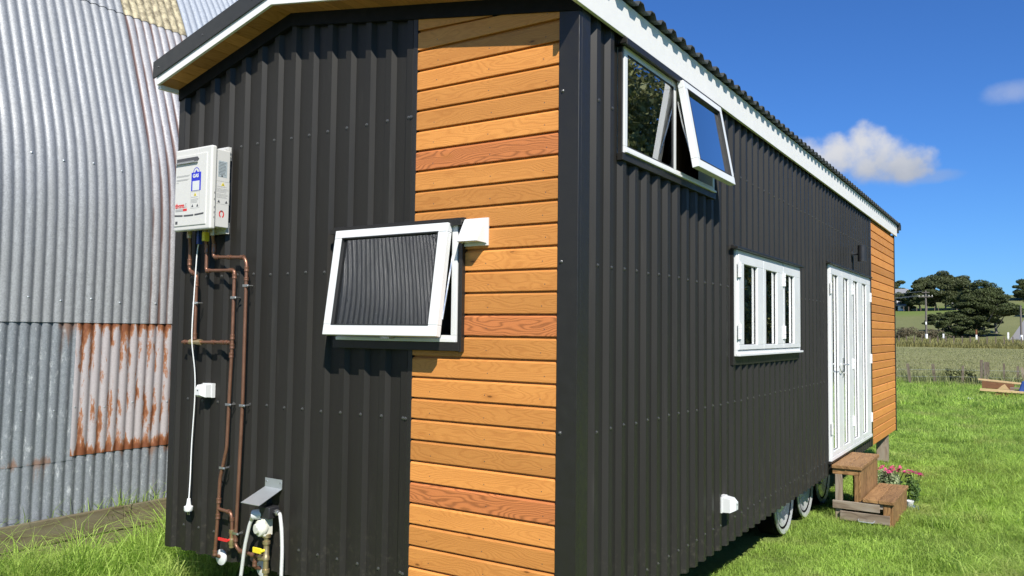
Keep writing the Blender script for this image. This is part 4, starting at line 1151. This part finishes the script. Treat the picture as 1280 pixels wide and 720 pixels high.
# long grass between the shed and the house
lt = lambda x, y: (.11+.34*np.clip(vnoise(x, y, .20, 5)*1.6-.35, 0, 1))*np.clip((x+4.62)/.75, .28, 1)
x, y = scatter(-4.47, -2.9, -2.2, 3.6, 3600); lawn(x, y, lt, lambda x, y: np.full(len(x), .0036), 1.15)
x, y = scatter(-4.47, -3.0, 3.6, 9., 900); lawn(x, y, lt, lambda x, y: np.full(len(x), .005), .8)
x, y = scatter(-3.05, -2.2, -.02, .5, 3000); lawn(x, y, lambda x, y: .12+0*x, lambda x, y: np.full(len(x), .003), .8)
o = npmesh('lawn_grass', np.concatenate(AV), (np.concatenate(A4), np.concatenate(A3)), M['grass'], np.concatenate(AT))
setp(o, 'bright green lawn grass growing around the tiny house', 'grass', kind='stuff')
AV, A4, A3, AT = [], [], [], []
n = 150; x = RNG.uniform(-4.585, -4.525, n); y = np.where(RNG.random(n) < .75, RNG.normal(.62, .28, n), RNG.uniform(-2, 3, n))
V, f4, f3 = blades(np.stack([x, y, np.full(n, .10)], 1), .20+.22*RNG.random(n), np.full(n, .004), .8)
o = npmesh('tall_grass', V, (f4, f3), M['grass'], np.repeat(RNG.random(n)*.6, 5)); setp(o, 'tall grass blades growing behind the edging board against the shed', 'grass', kind='stuff')
# weeds along the near fence line
def tufts(name, pts, hg, mat, label, per=40, spread=.35, w=.012, lean=.7):
    Ps, Hs = [], []
    for (px, py, s) in pts:
        m = int(per*s); q = RNG.normal(size=(m, 2))*spread*s
        Ps.append(np.stack([px+q[:, 0], py+q[:, 1], gh(px+q[:, 0], py+q[:, 1])], 1)); Hs.append(hg*s*(.4+.8*RNG.random(m)))
    P = np.concatenate(Ps); H = np.concatenate(Hs)
    V, f4, f3 = blades(P, H, np.full(len(P), w), lean)
    o = npmesh(name, V, (f4, f3), mat, np.repeat(np.clip(.5+.3*RNG.normal(size=len(P)), 0, 1), 5)); return setp(o, label, 'plants', kind='stuff')
tufts('fence_weeds', [(RNG.uniform(-9, 5), 31.8+RNG.normal()*1.6, .4+1.1*RNG.random()**2) for _ in range(230)], .48, M['weed'], 'dry olive weeds along the old post line', 60, .4, .010)
tufts('pasture_grass', [(RNG.uniform(-16, 9), RNG.uniform(34, 96), .5+RNG.random()) for _ in range(1500)], .085, M['weed'], 'rough brownish pasture grass in the field', 30, 1.2, .014)
tufts('verge_grass', [(RNG.uniform(-28, 14), 101+RNG.normal()*1.2, .6+.8*RNG.random()) for _ in range(380)], .62, M['hedge'], 'yellowish long grass along the roadside fence', 40, .5, .03)
tufts('verge_grass', [(RNG.uniform(-32, 16), 128+RNG.normal()*4, .6+.8*RNG.random()) for _ in range(300)], .6, M['hedge'], 'pale long grass on the road verge below the hill', 36, .8, .04)

# ------------------------------------------------------------------ fences, poles, far things
def fence_post(x, y, w, h_, tilt, label, group, mat=None, name='fence_post'):
    z = float(gh(x, y)); mb = MB(lambda a, b, c: (x+a+tilt*c, y+b, z+c))
    mb.box(-w/2, w/2, -w/2, w/2, -.2, h_)
    return setp(mb.build(name, mat or M['post'], None, (x, y, z)), label, 'fence post', group)
G1 = 'old posts of the broken fence behind the lawn'
for x, y, w, h_, tl, lab in ((-2.02, 29.5, .09, .82, -.12, 'leaning grey fence post nearest the cedar end of the house'),
        (-1.28, 30.2, .09, .80, -.10, 'grey fence post leaning left, second from the house'),
        (-.45, 30.8, .08, .75, .04, 'thin pale fence post half hidden in weeds, third from the house'),
        (.16, 31.0, .10, .98, 0, 'dark narrow post directly beside the thick pale post'),
        (.32, 31.0, .17, .90, .0, 'thick pale strainer post of the old fence'),
        (.85, 31.4, .07, .86, .0, 'thin dark upright post right of the thick pale post'),
        (1.25, 33.8, .09, .70, .0, 'short pale post set back in the weeds'),
        (1.50, 31.2, .08, .74, -.13, 'whitish leaning post above the timber pile')):
    fence_post(x, y, w, h_, tl, lab, G1, M['grey'] if 'whitish' in lab else M['post'])
mb = MB()
for hz in (.35, .6): mb.tube([(-9, 29.2, hz-.1), (-2.02, 29.5, hz-.1), (.2, 31, hz-.1), (1.5, 31.2, hz-.1), (7, 31.6, hz-.1)], .004, 4)
o = mb.build('fence_wire', M['zinc'], None, (0, 30.5, .2)); setp(o, 'two thin wires strung along the old fence posts', 'wire')
def repeat(o, x, y, z=None):
    c = o.copy(); COL.objects.link(c); c.location = (x, y, float(gh(x, y)) if z is None else z); return c
G2 = 'small posts of the roadside fence'
p0 = fence_post(-14., 102., .12, 1.25, 0, 'small pale post in the long row of the roadside fence', G2)
for k in range(1, 24): repeat(p0, -14.+k*.82, 102.+.15*math.sin(k*3.))
G3 = 'hilltop fence posts under the trees'
p0 = fence_post(-28., 243., .16, 1.35, 0, 'small pale fence post on the hill crest under the trees', G3, M['post'])
for k in range(1, 11): repeat(p0, -28.+k*1.45+.3*math.sin(k*4.), 243.+.2*k)
def marker(x, y, h_, lab, top=None):
    z = float(gh(x, y)); t = thing('marker_post', (x, y, z), lab, 'marker post')
    mb = MB(); mb.box(x-.11, x+.11, y-.05, y+.05, z-.1, z+h_); mb.build('post', M['polewhite'], t)
    if top: mb = MB(); mb.box(x-.10, x+.10, y-.06, y-.055, z+h_, z+h_+.75); mb.build('panel', top, t)
marker(-9.55, 135, 1.2, 'white roadside marker post left, at the foot of the hill near the utility pole')
marker(-5.15, 134, 1.1, 'white marker post with a rusty orange panel below the big tree', M['orange'])
marker(-1.2, 136, 1.5, 'white marker post just left of the road up the hill')

def utility_pole(x, y, h_, lab, arms=True):
    z = float(gh(x, y)); t = thing('utility_pole', (x, y, z), lab, 'utility pole')
    mb = MB(); mb.tube([(x-.06, y, z-.3), (x-.08, y, z+h_)], [.17, .12], 12); mb.build('pole', M['pole'], t)
    mb = MB(); mb.tube([(x-.06, y, z-.05), (x-.062, y, z+1.1)], [.21, .205], 12, tone=.5); mb.build('painted_base', M['polewhite'], t)
    if not arms: return z+h_
    mb = MB(); mb.box(x-1.1, x+.95, y-.22, y-.12, z+h_-1.05, z+h_-.92); mb.box(x-.6, x+.5, y-.22, y-.12, z+h_-.35, z+h_-.24); mb.build('crossarm', M['pole'], t)
    mb = MB()
    for dx in (-1.0, -.45, .4, .85): mb.lathe((x+dx, y-.17, z+h_-.92), (0, 0, 1), [(0, .05), (.1, .07), (.2, .04)], 8)
    mb.build('insulators', M['cream'], t)
    mb = MB(); mb.box(x-.16, x+.05, y-.2, y-.18, z+2.6, z+3.05); mb.build('pole_plate', M['polewhite'], t)
    return z+h_
zt = utility_pole(-12.3, 140, 8.0, 'tall timber utility pole with crossarms left of the big tree')
utility_pole(.35, 150, 5.9, 'plain timber utility pole with a white base beside the road', False)
mb = MB()
for dx, dz in ((-1.0, -.75), (.4, -.75), (-.5, -.1)):
    a = Vector((-12.3+dx, 139.85, zt+dz)); b = Vector((-60, 141, zt+dz+1.5))
    mb.tube([a+(b-a)*k/10+Vector((0, 0, -1.6*(1-(2*k/10-1)**2))) for k in range(11)], .014, 4)
o = mb.build('power_line', M['zinc'], None, (-30, 140, zt)); setp(o, 'power wires running left from the tall utility pole', 'power line')

def farhouse(x, y, w, d, hw, hr, lab):
    z = float(gh(x, y)); t = thing('far_house', (x, y, z), lab, 'house')
    mb = MB(); mb.prism([(-d/2, 0), (d/2, 0), (d/2, hw), (0, hw+hr), (-d/2, hw)], -w/2, w/2, lambda a, b, e: (x+e, y+a, z+b)); mb.build('wall', M['housewhite'], t)
    mb = MB()
    for s_ in (-1, 1):
        mb.hexa([(x-w/2-.3, y+s_*(d/2+.4), z+hw-.25), (x+w/2-.15, y+s_*(d/2+.4), z+hw-.25), (x+w/2-.15, y, z+hw+hr+.06), (x-w/2-.3, y, z+hw+hr+.06),
                 (x-w/2-.3, y+s_*(d/2+.4), z+hw-.1), (x+w/2-.15, y+s_*(d/2+.4), z+hw-.1), (x+w/2-.15, y, z+hw+hr+.22), (x-w/2-.3, y, z+hw+hr+.22)])
    mb.build('roof', M['roofgrey'], t)
    for k in range(3 if w > 6 else 1):
        mb = MB(); a = x-w/2+.7+k*2.; mb.box(a, a+1., y-d/2-.05, y-d/2+.02, z+hw*.35, z+hw*.75); mb.build('window', M['dink'], t)
farhouse(-33.2, 262, 8.5, 6.5, 3.2, 2.1, 'white house with a grey roof on the hill beside the cedar wall')
farhouse(-15.2, 262, 4.5, 5, 1.9, 1.0, 'small white house glimpsed between the hilltop trees and the big tree')
farhouse(-29.0, 250, 2.4, 2.4, 1.6, .8, 'tiny white outbuilding below the grey-roofed house on the hill')

def tree(name, x, y, hgt, rx, rz, nclump, nleaf, leaf, mat, label, trunks=1, seed=0, dome=True, clear=.3, flat=.45, group=None, clump=.22, lift=False):
    global RNG
    z = float(gh(x, y)); t = thing(name, (x, y, z), label, 'tree', group)
    rs = np.random.default_rng(seed)
    C_, R_ = [], []
    zc = z+hgt*clear; hh = hgt*(1-clear)
    for k in range(nclump):
        a = rs.random()*2*math.pi
        if k < nclump*.68:                       # outer skin of the dome
            r = math.sqrt(rs.random())*.97; u = (.80+.20*rs.random())
            h_ = math.sqrt(max(.02, 1-r*r))*u
        elif k < nclump*.86:                     # skirt
            r = .72+.26*rs.random(); h_ = rs.random()*.55*(1.25-r)*1.6
        else:
            r = rs.random()*.7; h_ = rs.random()*.7
        if lift and math.cos(a) > .2: h_ = max(h_, .42+.2*rs.random()-.3*(1-r))
        lump = 1+.13*math.sin(3*a+seed)+.08*math.sin(5*a+2*seed)
        s = rx*clump*(.65+.7*rs.random())
        C_.append((x+math.cos(a)*rx*r*lump, y+math.sin(a)*rx*r*lump, zc+hh*h_*(1+.07*math.sin(2*a+seed*1.7)))); R_.append((s, s, s*flat))
    V, F, tn = leaves(nleaf, C_, R_, leaf, shell=.6, aspect=.7, up=.6)
    npmesh('crown', V, F, mat, tn, t)
    mb = MB()
    for k in range(trunks):
        bx = x+(k-(trunks-1)/2)*rx*.45; top = (bx+rs.normal()*rx*.12, y+rs.normal()*rx*.1, zc+hh*.35)
        r0 = .035*hgt*(.7 if trunks > 1 else 1)
        mb.tube([(bx, y, z-.2), (bx+rs.normal()*.15, y, z+hgt*clear*.6), (bx+(top[0]-bx)*.6, y, zc+hh*.1), top], [r0, r0*.75, r0*.55, r0*.2], 8)
        for q_ in range(6):
            c = C_[rs.integers(0, len(C_))]; st_ = Vector((bx+(top[0]-bx)*.5, y, zc-hh*.05+rs.random()*hh*.2))
            e = Vector(c); mb.tube([st_, st_.lerp(e, .5)+Vector((0, 0, -.04*hgt)), e], [r0*.4, r0*.28, r0*.08], 6)
    mb.build('trunk', M['bark'], t)
    return t
tree('broad_tree', -5.6, 165, 9.6, 5.3, 8, 200, 90000, .125, M['leaf'], 'huge dark layered spreading tree beside the road up the hill', seed=3, clear=.06, flat=.38, clump=.20, lift=True)
tree('broad_tree', -10.0, 160, 4.6, 2.7, 4, 50, 16000, .115, M['leaf'], 'low dark tree crouching at the left foot of the huge spreading tree', seed=8, clear=.1, flat=.36, clump=.3)
tree('broad_tree', -3.9, 172, 8.0, 3.0, 5, 60, 24000, .125, M['leaf'], 'dark rounded tree at the right edge of the huge spreading tree', seed=18, clear=.1, flat=.42, clump=.28, lift=True)
tree('small_tree', .6, 274, 5.6, 3.6, 4, 40, 12000, .18, M['leaf'], 'rounded dark tree on the far hill crest above the road', 1, 27, clear=.06, flat=.5, clump=.32)
tree('small_tree', 6.5, 268, 6.2, 4.0, 4, 40, 12000, .18, M['leaf'], 'broad dark tree on the far hill crest right of the road', 1, 28, clear=.06, flat=.5, clump=.32)
tree('small_tree', 3.2, 236, 6.6, 2.6, 4, 40, 10000, .18, M['leaf'], 'dark tree far up the road at the right edge of the hill', 1, 17, clear=.1, flat=.5, clump=.32)
tree('small_tree', -14.0, 178, 3.6, 2.2, 3, 34, 10000, .12, M['leaf'], 'small dark flat-topped tree alone on the grassy hillside', seed=5, clear=.18, flat=.32, clump=.33)
GT = 'trees on the crest of the hill'
tree('tall_tree', -24.2, 247, 8.6, 3.6, 5, 50, 24000, .18, M['leaf2'], 'leftmost dark round-topped tree of the hilltop group', 1, 11, clear=.22, flat=.55, group=GT, clump=.33)
tree('tall_tree', -19.4, 249, 10.2, 5.4, 7, 90, 44000, .18, M['leaf2'], 'tallest hilltop tree with several bare pale trunks below its crown', 4, 12, clear=.22, flat=.5, group=GT, clump=.27)
tree('tall_tree', -14.4, 247, 9.4, 4.2, 6, 60, 28000, .18, M['leaf2'], 'right-hand hilltop tree touching the huge spreading tree', 2, 13, clear=.16, flat=.5, group=GT, clump=.3)
tree('small_tree', -30.6, 252, 4.6, 2.7, 3, 30, 11000, .17, M['leaf2'], 'grey-green bushy tree in front of the white hill house', 1, 14, clear=.1, flat=.6, clump=.35)
tree('small_tree', -27.2, 250, 5.0, 2.6, 3, 30, 11000, .17, M['leaf2'], 'grey-green bushy tree between the outbuilding and the hilltop group', 1, 24, clear=.1, flat=.6, clump=.35)
tree('tall_tree', -34.5, 275, 7.4, 3.4, 4, 30, 7000, .28, M['leaf'], 'dark treetop rising behind the white hill house', 1, 15, clear=.3, flat=.5, clump=.34)
tree('small_tree', 4.6, 215, 6.5, 3.6, 4, 40, 9000, .22, M['leaf'], 'dark roadside tree partly hidden behind the shorter utility pole', 1, 16, clear=.15, flat=.45, clump=.3)
def bush(x, y, r, h_, n, mat, lab, seed):
    z = float(gh(x, y)); rs = np.random.default_rng(seed)
    C_ = [(x+rs.normal()*r*.45, y+rs.normal()*r*.3, z+h_*(.2+.5*rs.random())) for _ in range(12 if r > 1 else 26)]
    V, F, tn = leaves(n, C_, np.tile([r*.4, r*.4, h_*.3] if r > 1 else [r*.22, r*.22, h_*.2], (len(C_), 1)), .12 if r > 1 else .05, up=.4)
    setp(npmesh('bush', V, F, mat, tn, None, (x, y, z)), lab, 'bush')
bush(-16.6, 152, 2.6, 2.3, 3200, M['scrub'], 'brownish scrub bush nearest the cedar wall at the hill foot', 31)
bush(-13.6, 153, 2.4, 2.0, 3000, M['scrub'], 'brown scrub bush right behind the tall utility pole', 32)
bush(-11.2, 150, 1.6, 1.6, 2200, M['leaf2'], 'low green bush under the small hillside tree', 33)
bush(-.55, 31.6, .6, .75, 2600, M['leafs'], 'leafy green weed bush on the old fence line left of the thick post', 41)
bush(-1.0, 32.3, .5, .55, 2000, M['leafs'], 'smaller leafy weed bush behind the old fence posts', 42)
bush(1.9, 32.2, .6, .6, 2000, M['leafs'], 'low weed bush right of the whitish leaning post', 43)
# trees off to the right, seen mirrored in the glass
for k, (x, y, hh_) in enumerate(((13.2, 26., 14.), (13.4, 30.5, 15.), (13.6, 35.5, 14.), (13., 43., 9.), (13., 49., 8.5), (12.6, 56., 9.), (12.5, 66., 8.), (12.5, 78., 8.))):
    tree('shelter_tree', x, y, hh_, 3.6, 5, 60, 11000, .15, M['leafs'], 'tall olive-green shelter tree mirrored in the long wall windows', 1, 40+k, clear=.06, flat=.9, group='shelter trees off to the right', clump=.34)

# ------------------------------------------------------------------ timber pile on the lawn
bz = float(gh(1.2, 25))
t = thing('timber_pile', (1.6, 25.2, bz), 'pile of pale planks on a dark wooden crate at the lawn edge', 'timber pile')
zq = .0
mb = MB(); mb.box(.76, 3.2, 24.95, 25.8, bz-.05, .045); mb.build('crate', M['brownwood'], t, bevel=.01)
mb = MB(); mb.hexa([(.30, 25.9, .38), (3.0, 25.75, .17), (3.0, 25.95, .17), (.30, 26.05, .38), (.30, 25.9, .425), (3.0, 25.75, .215), (3.0, 25.95, .215), (.30, 26.05, .425)]); mb.build('plank', M['plank'], t)
mb = MB(); mb.hexa([(.385, 24.95, .105), (3.1, 24.75, .035), (3.1, 24.95, .035), (.385, 25.15, .105), (.385, 24.95, .165), (3.1, 24.75, .085), (3.1, 24.95, .085), (.385, 25.15, .165)]); mb.build('plank', M['plank'], t)
mb = MB(); mb.hexa([(.40, 25.80, .14), (1.25, 25.76, .10), (1.25, 25.80, .10), (.40, 25.84, .14), (.40, 25.80, .365), (1.25, 25.76, .30), (1.25, 25.80, .30), (.40, 25.84, .365)]); mb.build('board', M['brownwood'], t)
mb = MB(); mb.prism([(.76, .085), (1.18, .085), (1.10, .20), (1.02, .315), (.95, .27)], 25.2, 25.26, lambda a, b, d: (a, d, b)); mb.build('gusset', M['plank'], t)
mb = MB(); mb.box(1.1, 2.8, 25.3, 25.4, .10, .15); mb.build('batten', M['grey'], t)
mb = MB(); mb.box(1.15, 2.8, 25.55, 25.65, .16, .21); mb.build('batten', M['grey'], t)
mb = MB(); mb.hexa([(1.36, 25.0, .09), (2.1, 25.0, .09), (2.1, 25.35, .09), (1.36, 25.35, .09), (1.46, 25.05, .43), (2.0, 25.07, .48), (2.0, 25.3, .46), (1.46, 25.3, .42)])
o = mb.build('tarpaulin', M['blue'], None, (1.7, 25.2, .09), bevel=.03); setp(o, 'folded blue tarpaulin on the right end of the timber pile', 'tarpaulin')
mb = MB(); mb.hexa([(.12, 22.9, bz), (.33, 22.9, bz), (.35, 23.1, bz), (.14, 23.1, bz), (.14, 22.93, bz+.12), (.31, 22.93, bz+.09), (.31, 23.06, bz+.10), (.16, 23.06, bz+.13)])
o = mb.build('plastic_scrap', M['plastic'], None, (.2, 23, bz), bevel=.02); setp(o, 'crumpled white plastic scrap lying in the grass left of the timber pile', 'litter')

# ------------------------------------------------------------------ camera, light, sky
cam = bpy.data.cameras.new('Camera'); co = bpy.data.objects.new('Camera', cam); COL.objects.link(co)
cam.sensor_width = 36.; cam.lens = 1005.29/1280*36.; cam.clip_start = .05; cam.clip_end = 8000
yaw, pit, rol = R(-32.88127), R(3.02438), R(.68389)
Fw = Vector((math.sin(yaw)*math.cos(pit), math.cos(yaw)*math.cos(pit), math.sin(pit)))
r0 = Vector((math.cos(yaw), -math.sin(yaw), 0)); u0 = r0.cross(Fw)
rr_ = r0*math.cos(rol)+u0*math.sin(rol); uu = -r0*math.sin(rol)+u0*math.cos(rol)
mw = Matrix(((rr_.x, uu.x, -Fw.x, 1.7381), (rr_.y, uu.y, -Fw.y, -3.23676), (rr_.z, uu.z, -Fw.z, 1.75), (0, 0, 0, 1)))
co.matrix_world = mw
S.camera = co
SUN = Vector((.95, -1., 1.30)).normalized()
el = math.asin(SUN.z); azm = math.atan2(SUN.x, SUN.y)
sun = bpy.data.lights.new('Sun', 'SUN'); so = bpy.data.objects.new('Sun', sun); COL.objects.link(so)
sun.energy = 4.6; sun.angle = R(.53); sun.color = (1., .955, .88)
so.rotation_euler = (-SUN).to_track_quat('-Z', 'Y').to_euler(); so.location = SUN*60
w = bpy.data.worlds.new('World'); S.world = w; w.use_nodes = True
t = NT(w.node_tree); bg = t.n['Background']
sky = t.new('ShaderNodeTexSky', sky_type='NISHITA'); sky.sun_disc = False; sky.sun_elevation = el; sky.sun_rotation = azm
sky.air_density = 1.0; sky.dust_density = .2; sky.ozone_density = 3.0; sky.altitude = 0
d = t.new('ShaderNodeTexCoord').outputs['Generated']
dx, dy, dz = t.sep(d)
azn = t.math('MULTIPLY', t.math('ARCTAN2', dx, dy), 180/math.pi); eln = t.math('MULTIPLY', t.math('ARCSINE', dz), 180/math.pi)
n_lo = t.noise(d, 27., 4, .5); n_hi = t.noise(d, 85., 5, .55)
warp = t.math('ADD', t.math('MULTIPLY', t.math('SUBTRACT', n_lo, .5), 2.3), t.math('MULTIPLY', t.math('SUBTRACT', n_hi, .5), .8))
def puff(a, e, wa, we):
    u = t.math('DIVIDE', t.math('SUBTRACT', azn, a), wa); v = t.math('DIVIDE', t.math('SUBTRACT', eln, e), we)
    return t.math('SUBTRACT', 1., t.math('ADD', t.math('MULTIPLY', u, u), t.math('MULTIPLY', v, v)))
def union(L):
    o_ = L[0]
    for q_ in L[1:]: o_ = t.math('MAXIMUM', o_, q_)
    return o_
body = t.math('ADD', union([puff(-12.9, 11.9, 2.3, 1.2), puff(-10.6, 11.8, 2.2, 1.7), puff(-8.6, 11.4, 2.3, 1.9), puff(-6.9, 10.8, 2.0, 1.4), puff(-9.2, 12.4, 1.7, 1.3)]), warp)
base = t.ramp(t.math('ADD', eln, t.math('MULTIPLY', t.math('SUBTRACT', n_lo, .5), .9)), 9.3, 10.3)
m1 = t.math('MULTIPLY', t.ramp(body, -.2, 1.15), base)
wisp = t.math('MULTIPLY', t.ramp(t.math('ADD', puff(-5.6, 10.0, 2.6, .5), t.math('MULTIPLY', warp, .7)), -.1, 1.2), .30)
m2 = t.math('MULTIPLY', t.ramp(t.math('ADD', puff(-.7, 14.6, 1.9, .75), t.math('MULTIPLY', warp, .6)), -.3, 1.4), .36)
mask = t.math('MAXIMUM', t.math('MULTIPLY', m1, .93), t.math('MAXIMUM', wisp, m2))
shade = t.ramp(t.math('ADD', t.math('ADD', eln, t.math('MULTIPLY', t.math('SUBTRACT', n_lo, .5), 2.4)), t.math('MULTIPLY', azn, -.10)), 10.6, 13.4)
ccol = t.mix(shade, (4.6, 4.9, 5.5), (7.6, 7.6, 7.7))
skyc = t.mix(1., sky.outputs[0], (.42, .81, 1.40), 'MULTIPLY')
t.put(bg.inputs[0], t.mix(mask, skyc, ccol))
bg.inputs[1].default_value = .062

S.view_settings.view_transform = 'Standard'; S.view_settings.look = 'None'
S.view_settings.exposure = .65; S.view_settings.gamma = 1.
S.render.resolution_x = 1024; S.render.resolution_y = 576
S.render.engine = 'CYCLES'
S.cycles.max_bounces = 8; S.cycles.transparent_max_bounces = 16
S.cycles.use_denoising = True
